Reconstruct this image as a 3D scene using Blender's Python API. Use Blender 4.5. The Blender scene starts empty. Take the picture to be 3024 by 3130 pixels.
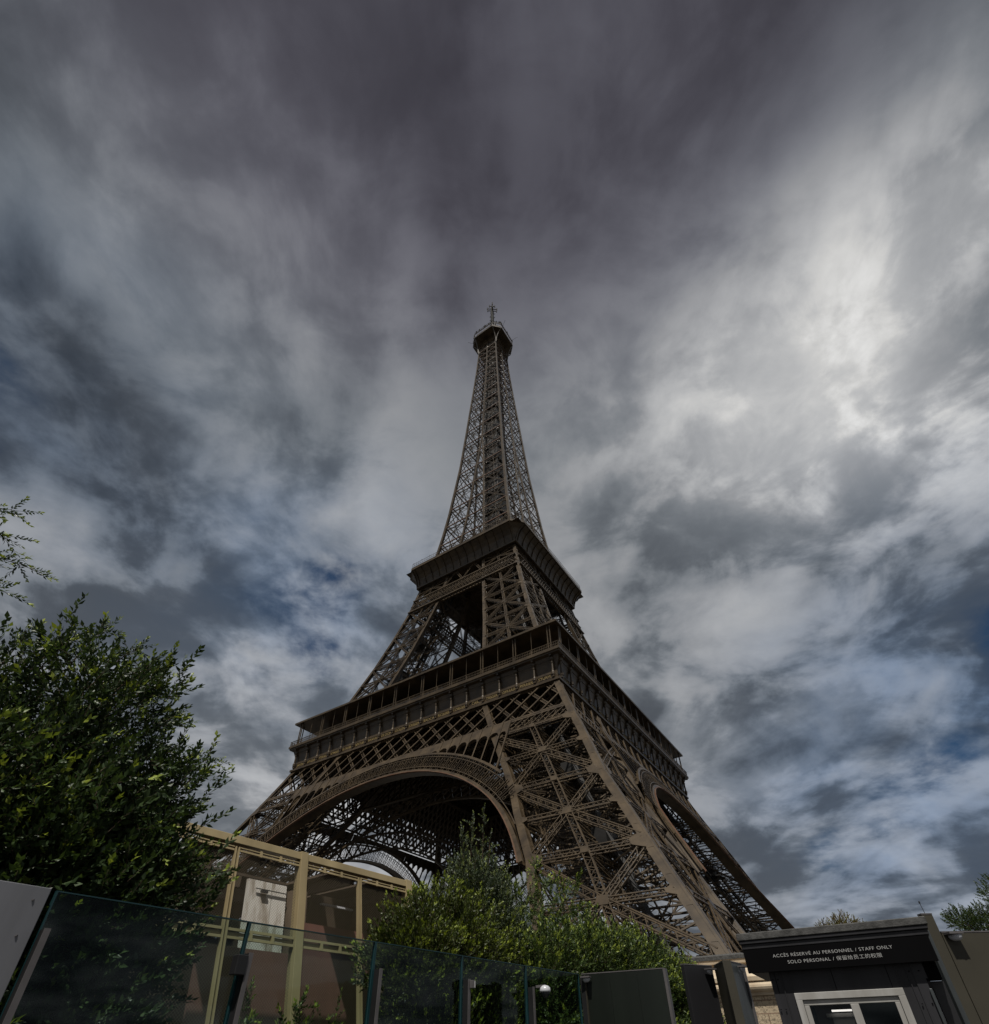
import bpy, math, random
import numpy as np
from mathutils import Vector, Matrix
from math import radians as R, sin, cos, pi, sqrt, hypot

random.seed(7)
rng = np.random.default_rng(7)
S = bpy.context.scene
COL = S.collection

# ------------------------------------------------------------------ camera
CX, CY, CZ = 68.316, -106.133, 1.694
YAW, PIT, ROLL = -0.58012, 0.66864, -0.013485
FPX, PPX, PPY, IW, IH = 1662.1, 1512.0, 1909.3, 3024.0, 3130.0
fw = Vector((sin(YAW)*cos(PIT), cos(YAW)*cos(PIT), sin(PIT)))
rt = Vector((cos(YAW), -sin(YAW), 0)); up = rt.cross(fw)
rt2 = rt*cos(ROLL) + up*sin(ROLL); up2 = -rt*sin(ROLL) + up*cos(ROLL)
cd = bpy.data.cameras.new('camera'); cam = bpy.data.objects.new('camera', cd); COL.objects.link(cam)
M = Matrix((rt2, up2, -fw)).transposed().to_4x4(); M.translation = (CX, CY, CZ)
cam.matrix_world = M
cd.sensor_fit = 'VERTICAL'; cd.sensor_height = 24; cd.sensor_width = 24*IW/IH
cd.lens = FPX/IH*24
cd.shift_x = 0
cd.shift_y = (PPY - IH/2)/IH          # the photograph is a crop: its optical axis lies below the middle
cd.clip_start = 0.1; cd.clip_end = 6000
S.camera = cam
HF = Vector((sin(YAW), cos(YAW), 0))
def L(a, b, z=0.0):                   # metres right of / ahead of where the photographer stands
    return Vector((CX + a*rt.x + b*HF.x, CY + a*rt.y + b*HF.y, z))
def Ldir(a, b, z=0.0): return Vector((a*rt.x + b*HF.x, a*rt.y + b*HF.y, z))

# ------------------------------------------------------------------ world
SUN_LOC = Vector((-0.08, -0.42, 0.905)).normalized()       # right, ahead, up
sund = Ldir(SUN_LOC.x, SUN_LOC.y, SUN_LOC.z)
W = bpy.data.worlds.new('World'); S.world = W; W.use_nodes = True
nt = W.node_tree; nt.nodes.clear()
def N(tree, typ, **k):
    n = tree.nodes.new(typ)
    for a, v in k.items(): setattr(n, a, v)
    return n
def lk(tree, a, b): tree.links.new(a, b)
def math_(tree, op, a, b=None, c=None, clamp=False):
    n = N(tree, 'ShaderNodeMath', operation=op, use_clamp=clamp)
    for i, v in enumerate((a, b, c)):
        if v is None: continue
        if isinstance(v, (int, float)): n.inputs[i].default_value = v
        else: lk(tree, v, n.inputs[i])
    return n.outputs[0]
def dotc(tree, vec, c):
    n = N(tree, 'ShaderNodeVectorMath', operation='DOT_PRODUCT')
    lk(tree, vec, n.inputs[0]); n.inputs[1].default_value = c
    return n.outputs['Value']
def comb(tree, x, y, z):
    n = N(tree, 'ShaderNodeCombineXYZ')
    for i, v in enumerate((x, y, z)):
        if isinstance(v, (int, float)): n.inputs[i].default_value = v
        else: lk(tree, v, n.inputs[i])
    return n.outputs[0]
def mixc(tree, f, a, b, mode='MIX'):
    n = N(tree, 'ShaderNodeMix', data_type='RGBA', blend_type=mode)
    if isinstance(f, (int, float)): n.inputs[0].default_value = f
    else: lk(tree, f, n.inputs[0])
    for i, v in ((6, a), (7, b)):
        if isinstance(v, (tuple, list)): n.inputs[i].default_value = (*v[:3], 1)
        else: lk(tree, v, n.inputs[i])
    return n.outputs[2]
def noise(tree, vec, scale, detail=6, rough=0.55, dist=0.0):
    n = N(tree, 'ShaderNodeTexNoise')
    if vec is not None: lk(tree, vec, n.inputs['Vector'])
    n.inputs['Scale'].default_value = scale; n.inputs['Detail'].default_value = detail
    n.inputs['Roughness'].default_value = rough; n.inputs['Distortion'].default_value = dist
    return n.outputs['Fac']
def ramp(tree, f, pts, interp='LINEAR'):
    n = N(tree, 'ShaderNodeValToRGB'); n.color_ramp.interpolation = interp
    e = n.color_ramp.elements
    while len(e) < len(pts): e.new(0.5)
    for q, (p, c) in zip(e, pts):
        q.position = p; q.color = (*c, 1) if isinstance(c, (tuple, list)) else (c, c, c, 1)
    lk(tree, f, n.inputs[0]); return n.outputs[0]

out = N(nt, 'ShaderNodeOutputWorld'); bg = N(nt, 'ShaderNodeBackground')
BGS = 0.1
bg.inputs['Strength'].default_value = BGS
lk(nt, bg.outputs[0], out.inputs[0])
sky = N(nt, 'ShaderNodeTexSky', sky_type='NISHITA', sun_disc=False)
sky.sun_elevation = math.asin(sund.z); sky.sun_rotation = math.atan2(sund.x, sund.y)
gen = N(nt, 'ShaderNodeTexCoord').outputs['Generated']
A = dotc(nt, gen, tuple(rt)); B = dotc(nt, gen, tuple(HF)); Zc = dotc(nt, gen, (0, 0, 1))
zz = math_(nt, 'ADD', math_(nt, 'MAXIMUM', Zc, 0.0), 0.13)
PA = math_(nt, 'DIVIDE', A, zz); PB = math_(nt, 'DIVIDE', B, zz)
# cloud sheet seen in perspective: broad streets, then crisper lumps that crowd together low in the sky
P1 = comb(nt, math_(nt, 'MULTIPLY', PA, 1.1), math_(nt, 'MULTIPLY', PB, .62), 3.7)
n_big = noise(nt, P1, 0.95, 2, 0.5, 0.3)
n_str = noise(nt, P1, 2.6, 6, 0.48, 0.45)
P3 = comb(nt, PA, PB, 1.3)
n_lay = noise(nt, P3, 2.2, 8, 0.55, 0.3)
P2 = comb(nt, A, B, math_(nt, 'MULTIPLY', Zc, 1.6))
n_bil = noise(nt, P2, 6.0, 9, 0.54, 0.4)
n_fine = noise(nt, P2, 14.0, 7, 0.58, 0.3)
def blob(d, k, amp):
    v = Vector(d).normalized(); w = Ldir(*v)
    e = math_(nt, 'POWER', 2.718, math_(nt, 'MULTIPLY', math_(nt, 'SUBTRACT', dotc(nt, gen, tuple(w)), 1.0), k))
    return math_(nt, 'MULTIPLY', e, amp)
def blobs(lst):
    acc = None
    for d, k, amp in lst:
        t = blob(d, k, amp); acc = t if acc is None else math_(nt, 'ADD', acc, t)
    return acc
lum = 0.158
acc = blobs([((.42,.47,.78),90,.32), ((.50,.38,.775),90,.33), ((.53,.27,.80),130,.27), ((.61,.19,.77),130,.42), ((.36,.51,.785),100,.22), ((.53,.45,.715),140,.26), ((.47,.33,.82),180,.18), ((.62,.42,.66),120,.16), ((.63,.37,.68),300,.16),
             ((.63,.29,.715),200,-.30),
             ((.03,.08,.995),12,-.085), ((.06,.25,.965),40,-.035), ((.40,.08,.91),40,-.055), ((.62,.02,.78),40,-.05), ((.25,.14,.955),60,.025),
             ((-.45,.17,.875),70,.07), ((-.33,.36,.87),60,.04), ((-.60,.31,.74),60,-.05), ((-.47,.02,.88),30,-.055), ((-.57,.45,.69),80,-.04),
             ((-.434,.85,.30),30,.10), ((-.30,.88,.36),60,.04), ((.54,.81,.20),60,.05), ((-.22,.60,.77),120,.06), ((-.2,.42,.88),90,.04), ((.2,.50,.84),60,.05),
             ((0,-.8,.6),2.4,.03)])  # added sky brightness behind the camera, fill light for the front faces
lo = N(nt, 'ShaderNodeMapRange', interpolation_type='SMOOTHSTEP'); lk(nt, Zc, lo.inputs[0]); lo.inputs[1].default_value = .98; lo.inputs[2].default_value = .55
base = math_(nt, 'MAXIMUM', math_(nt, 'ADD', math_(nt, 'ADD', acc, lum), math_(nt, 'MULTIPLY', lo.outputs[0], .060)), 0.040)
def sstep(v, a, b, lo_, hi_):
    n = N(nt, 'ShaderNodeMapRange', interpolation_type='SMOOTHSTEP'); lk(nt, v, n.inputs[0])
    for k, q in ((1, a), (2, b), (3, lo_), (4, hi_)): n.inputs[k].default_value = q
    return n.outputs[0]
c0 = lambda n, k: math_(nt, 'MULTIPLY', math_(nt, 'SUBTRACT', n, .5), k)
lump = math_(nt, 'ADD', math_(nt, 'MULTIPLY', n_str, .50), math_(nt, 'ADD', math_(nt, 'MULTIPLY', n_lay, .30), math_(nt, 'MULTIPLY', n_bil, .20)))
fw_ = math_(nt, 'ADD', math_(nt, 'MULTIPLY', lo.outputs[0], .85), .22)
tex = math_(nt, 'ADD', sstep(lump, .42, .58, .66, 1.38), math_(nt, 'ADD', c0(n_big, .7), math_(nt, 'MULTIPLY', fw_, math_(nt, 'ADD', c0(n_lay, .95), math_(nt, 'ADD', c0(n_bil, 1.25), c0(n_fine, .75))))))
edge = math_(nt, 'ADD', math_(nt, 'MULTIPLY', n_lay, .5), math_(nt, 'ADD', math_(nt, 'MULTIPLY', n_bil, .38), math_(nt, 'MULTIPLY', n_fine, .12)))
tex = math_(nt, 'ADD', tex, math_(nt, 'MULTIPLY', fw_, sstep(edge, .465, .535, -.15, .17)))      # crisp cumulus edges
tex = math_(nt, 'ADD', math_(nt, 'MULTIPLY', tex, .92), .06)
tex = math_(nt, 'SMOOTH_MAX', tex, 0.42, 0.22)
Lc = math_(nt, 'MULTIPLY', base, tex)
Lc = math_(nt, 'SUBTRACT', Lc, math_(nt, 'MULTIPLY', math_(nt, 'MULTIPLY', Lc, Lc), .20))   # bright cloud rolls off
Lc = math_(nt, 'MINIMUM', Lc, 0.80)
pz = sstep(Zc, .80, .97, 0, 1)
t_lo = ramp(nt, Lc, [(0.0, (.84, .96, 1.16)), (0.16, (.89, .98, 1.09)), (0.30, (.96, .99, 1.04)), (0.6, (1.0, .995, .98))])
t_hi = ramp(nt, Lc, [(0.0, (1.0, .93, 1.22)), (0.10, (.97, .96, 1.16)), (0.30, (.98, .985, 1.04)), (0.6, (1.0, .995, .98))])
tint = mixc(nt, pz, t_lo, t_hi)
# thin places where the blue above shows faintly, and small open gaps
thin = blobs([((-.60,.36,.70),45,.55), ((-.30,.72,.62),40,.55), ((.60,.72,.34),30,.55), ((.70,.58,.42),50,.6), ((-.42,.66,.62),60,.45), ((.54,.81,.24),60,.4)])
thinf = math_(nt, 'MULTIPLY', thin, math_(nt, 'SUBTRACT', 1.35, math_(nt, 'MULTIPLY', n_bil, 1.6)), clamp=True)
cc = N(nt, 'ShaderNodeVectorMath', operation='SCALE'); lk(nt, mixc(nt, thinf, tint, (.42, .70, 1.18)), cc.inputs[0])
lk(nt, math_(nt, 'MULTIPLY', Lc, 1/BGS), cc.inputs['Scale'])
hacc = blobs([((-.275,.70,.660),420,1.15), ((-.308,.774,.554),500,1.05), ((.69,.58,.43),350,.75),
              ((.57,.78,.27),500,.8), ((.49,.84,.22),700,.8), ((.64,.71,.31),500,.75), ((-.37,.69,.62),300,.6), ((-.68,.32,.66),90,.75), ((.56,.23,.795),1500,.30), ((.49,.40,.775),3000,.5)])
hn = math_(nt, 'SUBTRACT', 1.0, math_(nt, 'ADD', math_(nt, 'MULTIPLY', n_lay, .55), math_(nt, 'ADD', math_(nt, 'MULTIPLY', n_bil, .25), math_(nt, 'MULTIPLY', n_fine, .20))))
hole = N(nt, 'ShaderNodeMapRange', interpolation_type='SMOOTHSTEP')
lk(nt, math_(nt, 'MULTIPLY', hacc, math_(nt, 'ADD', c0(hn, 4.6), .72)), hole.inputs[0])
hole.inputs[1].default_value = .30; hole.inputs[2].default_value = .95
blue = mixc(nt, 1.0, sky.outputs[0], (0.05, 0.19, 0.30), 'MULTIPLY')
skyc = mixc(nt, math_(nt, 'MULTIPLY', hole.outputs[0], .9), cc.outputs[0], blue)
lk(nt, skyc, bg.inputs['Color'])

sl = bpy.data.lights.new('sun', 'SUN'); sl.energy = 5.0; sl.angle = R(1.0); sl.color = (1, .95, .87)
so = bpy.data.objects.new('sun', sl); COL.objects.link(so)
so.rotation_euler = sund.to_track_quat('Z', 'Y').to_euler(); so.location = (60, -160, 120)
S.view_settings.view_transform = 'Standard'; S.view_settings.look = 'None'
S.view_settings.exposure = 0.0; S.view_settings.gamma = 1.0
S.render.engine = 'CYCLES'
S.cycles.max_bounces = 6; S.cycles.transparent_max_bounces = 24

# ------------------------------------------------------------------ materials
def mat(name, col, rough=0.6, metal=0.0, var=0.15, scale=1.0, spec=0.5, bump=0.0, bscale=None, col2=None, stretch=None, detail=6, cut=(.35, .7)):
    m = bpy.data.materials.new(name); m.use_nodes = True; t = m.node_tree
    b = t.nodes['Principled BSDF']
    tc = N(t, 'ShaderNodeTexCoord').outputs['Object']
    if stretch:
        mp = N(t, 'ShaderNodeMapping'); lk(t, tc, mp.inputs[0]); mp.inputs['Scale'].default_value = stretch; tc = mp.outputs[0]
    n = noise(t, tc, scale, detail, .6)
    c2 = col2 if col2 else tuple(max(0, c*(1-var*2)) for c in col)
    c1 = col if col2 else tuple(c*(1+var) for c in col)
    c = ramp(t, n, [(cut[0], c2), (cut[1], c1)])
    lk(t, c, b.inputs['Base Color'])
    b.inputs['Roughness'].default_value = rough; b.inputs['Metallic'].default_value = metal
    b.inputs['Specular IOR Level'].default_value = spec
    if bump:
        bn = N(t, 'ShaderNodeBump'); bn.inputs['Strength'].default_value = bump; bn.inputs['Distance'].default_value = .02
        lk(t, noise(t, tc, bscale or scale*6, 4, .6), bn.inputs['Height']); lk(t, bn.outputs[0], b.inputs['Normal'])
    return m
IRON = mat('iron_brown', (.080, .057, .032), .38, 0, .14, .45, .42, col2=(.030, .021, .012))
IRON2 = mat('iron_brown_rusty', (.095, .058, .034), .5, 0, .2, .5, .4, col2=(.075, .032, .015))
RAILM = mat('lift_shade_dark', (.026, .025, .024), .5, .2, .2, .4, .4)  # interior shade put into the colour: lift parts near-black instead of iron brown
MASTM = mat('mast_dark_steel', (.006, .006, .006), .8, 0, .2, .3, .08)
GOLD = mat('gold_lettering', (.26, .19, .075), .5, 0, .2, 1.0)
DGLASS = mat('dark_glazing', (.030, .036, .042), .15, 0, .2, .2, .5)
DWALL = mat('dark_cladding', (.014, .014, .016), .4, 0, .2, .4, .4)
STONE = mat('limestone', (.50, .42, .31), .85, 0, .12, .8, .3, bump=.3, col2=(.33, .26, .18))
LEAD = mat('lead_grey', (.085, .085, .083), .65, 0, .3, 9, .35, bump=.3, col2=(.028, .028, .027))
GROUND = mat('asphalt', (.060, .057, .052), .95, 0, .2, .6, .2, bump=.4, bscale=30)
TAN = mat('tan_paint', (.32, .255, .14), .5, 0, .1, 1.2, .4, col2=(.21, .165, .088), stretch=(1, 1, .3))
BROWN_IN = mat('brown_interior', (.10, .074, .052), .7, 0, .2, .8, .3)
MAROON = mat('maroon_board', (.15, .066, .052), .55, 0, .15, .6, .4, col2=(.085, .042, .036), stretch=(1, 1, .2))
CONC = mat('pale_board', (.50, .48, .44), .8, 0, .1, 1.9, .3, col2=(.27, .235, .19), stretch=(2, 2, .35), cut=(.38, .52))
STEEL = mat('grey_steel', (.105, .098, .10), .45, .2, .1, 3, .5)
BLACKM = mat('black_metal', (.012, .012, .013), .45, 0, .1, 2, .4)
GREYP = mat('grey_panel', (.15, .154, .172), .42, 0, .05, 1.4, .5, col2=(.115, .118, .13), stretch=(2, 2, .25))
DGREEN = mat('dark_green_panel', (.010, .013, .010), .3, 0, .15, .5, .5, stretch=(3, 3, .15))
OLIVE = mat('olive_panel', (.046, .042, .031), .55, 0, .1, .8, .3)
CHARC = mat('charcoal_panel', (.016, .016, .018), .4, 0, .1, .8, .5)
SLATE = mat('slate_panel', (.045, .052, .055), .4, 0, .2, 2, .5, stretch=(2, 2, .3))
BOOTH = mat('booth_cladding', (.027, .027, .031), .5, 0, .12, 2.2, .3, col2=(.015, .015, .017), stretch=(2, 2, .22), bump=.08)
SIGNB = mat('sign_black', (.0025, .0025, .003), .7, 0, .1, 1, .05)
WHITE = mat('white_frame', (.36, .355, .345), .5, 0, .04, 3, .4, col2=(.27, .262, .245), stretch=(2, 2, .4))
LETTER = mat('white_letter', (.33, .33, .33), .6, 0, .02, 1, .3)
LAMPW = mat('white_plastic', (.42, .43, .46), .25, 0, .05, 3, .5)
BARK = mat('bark', (.07, .05, .035), .9, 0, .3, 9, .2, bump=.5)

def leaf_mat(name, c1, c2, rough=.42, trans=.2):
    m = bpy.data.materials.new(name); m.use_nodes = True; t = m.node_tree
    b = t.nodes['Principled BSDF']; o = t.nodes['Material Output']
    ri = N(t, 'ShaderNodeNewGeometry').outputs['Random Per Island']
    tc = N(t, 'ShaderNodeTexCoord').outputs['Object']
    f = math_(t, 'ADD', math_(t, 'MULTIPLY', ri, .55), math_(t, 'MULTIPLY', noise(t, tc, 1.3, 3), .6))
    c = ramp(t, f, [(.25, c2), (.85, c1)])
    lk(t, c, b.inputs['Base Color']); b.inputs['Roughness'].default_value = rough
    b.inputs['Specular IOR Level'].default_value = .22
    tr = N(t, 'ShaderNodeBsdfTranslucent'); lk(t, mixc(t, 1.0, c, (1.5, 1.5, .7), 'MULTIPLY'), tr.inputs[0])
    mx = N(t, 'ShaderNodeMixShader'); mx.inputs[0].default_value = trans
    lk(t, b.outputs[0], mx.inputs[1]); lk(t, tr.outputs[0], mx.inputs[2]); lk(t, mx.outputs[0], o.inputs[0])
    return m
LEAF = leaf_mat('leaf_dark_green', (.045, .072, .026), (.014, .026, .011))
LEAFY = leaf_mat('leaf_young', (.25, .30, .05), (.08, .12, .03))
LEAFO = leaf_mat('leaf_olive', (.058, .074, .016), (.018, .028, .008))
LEAFOY = leaf_mat('leaf_olive_young_lit', (.21, .25, .035), (.10, .14, .022))  # young growth, brightened to stand for sunlit tops
LEAFG = leaf_mat('leaf_grey_green', (.070, .090, .052), (.028, .042, .024))
LEAFGY = leaf_mat('leaf_grey_young', (.19, .22, .07), (.10, .13, .045))
LEAFB = leaf_mat('leaf_mid_green', (.060, .090, .025), (.020, .036, .011))
LEAFA = leaf_mat('leaf_autumn', (.16, .11, .03), (.06, .06, .02))
LEAFT = leaf_mat('leaf_tree', (.055, .085, .028), (.02, .035, .012))

def glass_mat(name, tint, gloss=.07):
    m = bpy.data.materials.new(name); m.use_nodes = True; t = m.node_tree; t.nodes.clear()
    o = N(t, 'ShaderNodeOutputMaterial'); tr = N(t, 'ShaderNodeBsdfTransparent'); gl = N(t, 'ShaderNodeBsdfGlossy')
    tr.inputs[0].default_value = (*tint, 1); gl.inputs['Roughness'].default_value = .03; gl.inputs[0].default_value = (.75, .85, .85, 1)
    fr = N(t, 'ShaderNodeFresnel'); fr.inputs[0].default_value = 1.45
    tc = N(t, 'ShaderNodeTexCoord').outputs['Object']
    sm = math_(t, 'MULTIPLY', noise(t, tc, 1.4, 5), gloss)
    mx = N(t, 'ShaderNodeMixShader'); lk(t, math_(t, 'ADD', math_(t, 'MULTIPLY', fr.outputs[0], .30), sm), mx.inputs[0])
    lk(t, tr.outputs[0], mx.inputs[1]); lk(t, gl.outputs[0], mx.inputs[2]); lk(t, mx.outputs[0], o.inputs[0])
    return m
GLASS = glass_mat('tinted_safety_glass', (.58, .71, .67), .05)
GEDGE = mat('glass_edge', (.012, .038, .044), .25, 0, .1, 2, .4)
WGLASS = glass_mat('window_glass', (.75, .75, .73), .05)

def mesh_mat():
    m = bpy.data.materials.new('expanded_metal'); m.use_nodes = True; t = m.node_tree
    b = t.nodes['Principled BSDF']; o = t.nodes['Material Output']
    b.inputs['Base Color'].default_value = (.10, .082, .05, 1); b.inputs['Roughness'].default_value = .5
    uv = N(t, 'ShaderNodeTexCoord').outputs['UV']
    sx = N(t, 'ShaderNodeSeparateXYZ'); lk(t, uv, sx.inputs[0])
    u = math_(t, 'MULTIPLY', sx.outputs[0], 1/.060); v = math_(t, 'MULTIPLY', sx.outputs[1], 1/.030)
    def tri(x): return math_(t, 'ABSOLUTE', math_(t, 'SUBTRACT', math_(t, 'FRACT', x), .5))
    d1 = tri(math_(t, 'ADD', u, math_(t, 'MULTIPLY', v, .5))); d2 = tri(math_(t, 'SUBTRACT', u, math_(t, 'MULTIPLY', v, .5)))
    w = math_(t, 'LESS_THAN', math_(t, 'MINIMUM', d1, d2), .055)
    tr = N(t, 'ShaderNodeBsdfTransparent'); mx = N(t, 'ShaderNodeMixShader')
    lk(t, w, mx.inputs[0]); lk(t, tr.outputs[0], mx.inputs[1]); lk(t, b.outputs[0], mx.inputs[2]); lk(t, mx.outputs[0], o.inputs[0])
    return m
XMESH = mesh_mat()

def stone_block_mat():
    m = bpy.data.materials.new('rusticated_stone'); m.use_nodes = True; t = m.node_tree; b = t.nodes['Principled BSDF']
    tc = N(t, 'ShaderNodeTexCoord').outputs['Object']
    se = N(t, 'ShaderNodeSeparateXYZ'); lk(t, tc, se.inputs[0])
    vec = comb(t, math_(t, 'ADD', se.outputs[0], se.outputs[1]), se.outputs[2], 0)
    br = N(t, 'ShaderNodeTexBrick'); lk(t, vec, br.inputs[0]); br.inputs['Scale'].default_value = 1
    br.inputs['Brick Width'].default_value = 1.6; br.inputs['Row Height'].default_value = .72; br.inputs['Mortar Size'].default_value = .035
    br.inputs['Color1'].default_value = (.48, .39, .27, 1); br.inputs['Color2'].default_value = (.40, .32, .22, 1); br.inputs['Mortar'].default_value = (.22, .15, .10, 1)
    n = noise(t, tc, 9, 4, .7)
    pit = ramp(t, n, [(.38, .45), (.52, 1.0)])
    lk(t, mixc(t, 1.0, br.outputs[0], pit, 'MULTIPLY'), b.inputs['Base Color']); b.inputs['Roughness'].default_value = .9
    bn = N(t, 'ShaderNodeBump'); bn.inputs['Strength'].default_value = .7; bn.inputs['Distance'].default_value = .05
    lk(t, n, bn.inputs['Height']); lk(t, bn.outputs[0], b.inputs['Normal'])
    return m
RUST_STONE = stone_block_mat()

# ------------------------------------------------------------------ mesh helpers
class MB:
    def __init__(s, T=None): s.v = []; s.f = []; s.T = T; s.mi = []; s.cur = 0; s.rear = None
    def add(s, vs, fs):
        o = len(s.v)
        s.v += [tuple(s.T(p)) if s.T else tuple(p) for p in vs]
        s.f += [tuple(i+o for i in f) for f in fs]; s.mi += [s.cur]*len(fs)
    def bar(s, p, q, w, d, n=(0, 0, 1), jit=True):
        p = Vector(p); q = Vector(q); a = q-p
        if a.length < 1e-6: return
        a.normalize(); n = Vector(n); sd = a.cross(n)
        if sd.length < 1e-5: sd = a.cross(Vector((.31, .5, .8)))
        sd.normalize(); nn = sd.cross(a).normalized()
        if jit:
            k = random.uniform(-.012, .012); p = p+nn*k; q = q+nn*k; d = d*random.uniform(.96, 1.04)
        x = sd*w/2; y = nn*d/2
        s.add([p-x-y, p+x-y, p+x+y, p-x+y, q-x-y, q+x-y, q+x+y, q-x+y],
              [(0, 3, 2, 1), (4, 5, 6, 7), (0, 1, 5, 4), (1, 2, 6, 5), (2, 3, 7, 6), (3, 0, 4, 7)])
    def box(s, o, ux, uy, uz):        # corner o and three edge vectors
        o = Vector(o); ux = Vector(ux); uy = Vector(uy); uz = Vector(uz)
        s.add([o, o+ux, o+ux+uy, o+uy, o+uz, o+ux+uz, o+ux+uy+uz, o+uy+uz],
              [(0, 3, 2, 1), (4, 5, 6, 7), (0, 1, 5, 4), (1, 2, 6, 5), (2, 3, 7, 6), (3, 0, 4, 7)])
    def sweep(s, pts, prof):          # prof(i) -> list of ring points around pts[i]
        rings = [prof(i) for i in range(len(pts))]; m = len(rings[0]); vs = [p for r in rings for p in r]; fs = []
        for i in range(len(pts)-1):
            for j in range(m): fs.append((i*m+j, i*m+(j+1) % m, (i+1)*m+(j+1) % m, (i+1)*m+j))
        fs.append(tuple(range(m-1, -1, -1))); fs.append(tuple((len(pts)-1)*m+j for j in range(m)))
        s.add(vs, fs)
    def lathe(s, c, prof, seg=10):    # prof: (radius, z)
        c = Vector(c); vs = []; fs = []
        for r_, z in prof:
            for j in range(seg): vs.append(c+Vector((r_*cos(2*pi*j/seg), r_*sin(2*pi*j/seg), z)))
        for i in range(len(prof)-1):
            for j in range(seg): fs.append((i*seg+j, i*seg+(j+1) % seg, (i+1)*seg+(j+1) % seg, (i+1)*seg+j))
        fs.append(tuple(range(seg-1, -1, -1))); fs.append(tuple((len(prof)-1)*seg+j for j in range(seg)))
        s.add(vs, fs)
    def tube(s, pts, rads, seg=6):
        vs = []; fs = []; pts = [Vector(p) for p in pts]
        for i, p in enumerate(pts):
            a = (pts[min(i+1, len(pts)-1)]-pts[max(i-1, 0)]).normalized(); x = a.orthogonal().normalized(); y = a.cross(x)
            for j in range(seg): vs.append(p+(x*cos(2*pi*j/seg)+y*sin(2*pi*j/seg))*rads[i])
        for i in range(len(pts)-1):
            for j in range(seg): fs.append((i*seg+j, i*seg+(j+1) % seg, (i+1)*seg+(j+1) % seg, (i+1)*seg+j))
        fs.append(tuple(range(seg-1, -1, -1))); fs.append(tuple((len(pts)-1)*seg+j for j in range(seg)))
        s.add(vs, fs)
    def quad(s, a, b, c, d): s.add([a, b, c, d], [(0, 1, 2, 3)])
    def build(s, name, m, parent=None, smooth=False, bevel=0.0):
        me = bpy.data.meshes.new(name); me.from_pydata(s.v, [], s.f); me.update()
        for mm in (m if isinstance(m, (list, tuple)) else [m]): me.materials.append(mm)
        if isinstance(m, (list, tuple)): me.polygons.foreach_set('material_index', s.mi)
        if smooth: me.polygons.foreach_set('use_smooth', [True]*len(me.polygons))
        o = bpy.data.objects.new(name, me); COL.objects.link(o)
        if bevel:
            bv = o.modifiers.new('bevel', 'BEVEL'); bv.width = bevel; bv.segments = 2; bv.limit_method = 'ANGLE'
        if parent: o.parent = parent
        return o
def tag(o, label, cat, group=None, kind=None):
    if label: o['label'] = label
    if cat: o['category'] = cat
    if group: o['group'] = group
    if kind: o['kind'] = kind
    return o
def empty(name, label, cat, loc=(0, 0, 0), group=None):
    o = bpy.data.objects.new(name, None); COL.objects.link(o); o.location = loc; o.empty_display_size = .2
    return tag(o, label, cat, group)
def under(o, parent):                 # parts are modelled in world metres; hang them under the thing's base
    o.parent = parent; o.location = -parent.location
    return o
def copy_tree(o, parent, rotz=None):
    c = o.copy(); COL.objects.link(c); c.parent = parent
    if rotz is not None: c.rotation_euler = (0, 0, rotz)
    for ch in list(o.children): copy_tree(ch, c)
    return c

# ================================================================== ground
g = MB(); g.quad((-3000, -3000, 0), (3000, -3000, 0), (3000, 3000, 0), (-3000, 3000, 0))
tag(g.build('ground', GROUND), None, None, None, 'structure')

# ================================================================== the tower
HZ = [(0, 60.9), (8.4, 56.3), (15.5, 52.1), (22.3, 48.3), (30, 43.9), (39, 40.0), (44.5, 37.4), (50, 35.0), (53.3, 33.7), (60, 31.0), (72, 27.1), (82, 23.9), (91.8, 21.2), (101, 18.9), (111, 17.0),
      (118, 15.4), (126, 14.15), (136, 12.95), (147, 11.85), (161, 10.75), (174, 9.75), (196, 8.55), (212, 7.75), (231, 6.75), (250, 5.85), (262, 5.4), (275, 5.0)]
XZ = [(0, 43.4), (7, 40.4), (14.3, 36.9), (18.9, 35.3), (25.7, 31.6), (30.5, 29.3), (35.5, 26.8), (42.9, 22.6), (45.8, 21.2), (52.6, 17.7), (57, 16.5), (72, 13.0), (90, 9.2), (102, 6.9), (112, 5.6),
      (120, 4.75), (128.6, 3.95), (133, 3.45), (152, 2.25), (160, 1.7), (174.5, .82), (188, .12), (280, .1)]
def lerp(T, z):
    for (a, va), (b, vb) in zip(T, T[1:]):
        if z <= b: return va+(vb-va)*(z-a)/(b-a)
    return T[-1][1]
h = lambda z: lerp(HZ, z)
xi = lambda z: lerp(XZ, z)
ident = lambda p: p
mirr = lambda p: (-p[1], -p[0], p[2])     # the pier is symmetric about its diagonal

TW = empty('lattice_tower', 'tall brown wrought iron lattice tower with three galleries and a mast', 'tower', (0, 0, 0))

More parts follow.
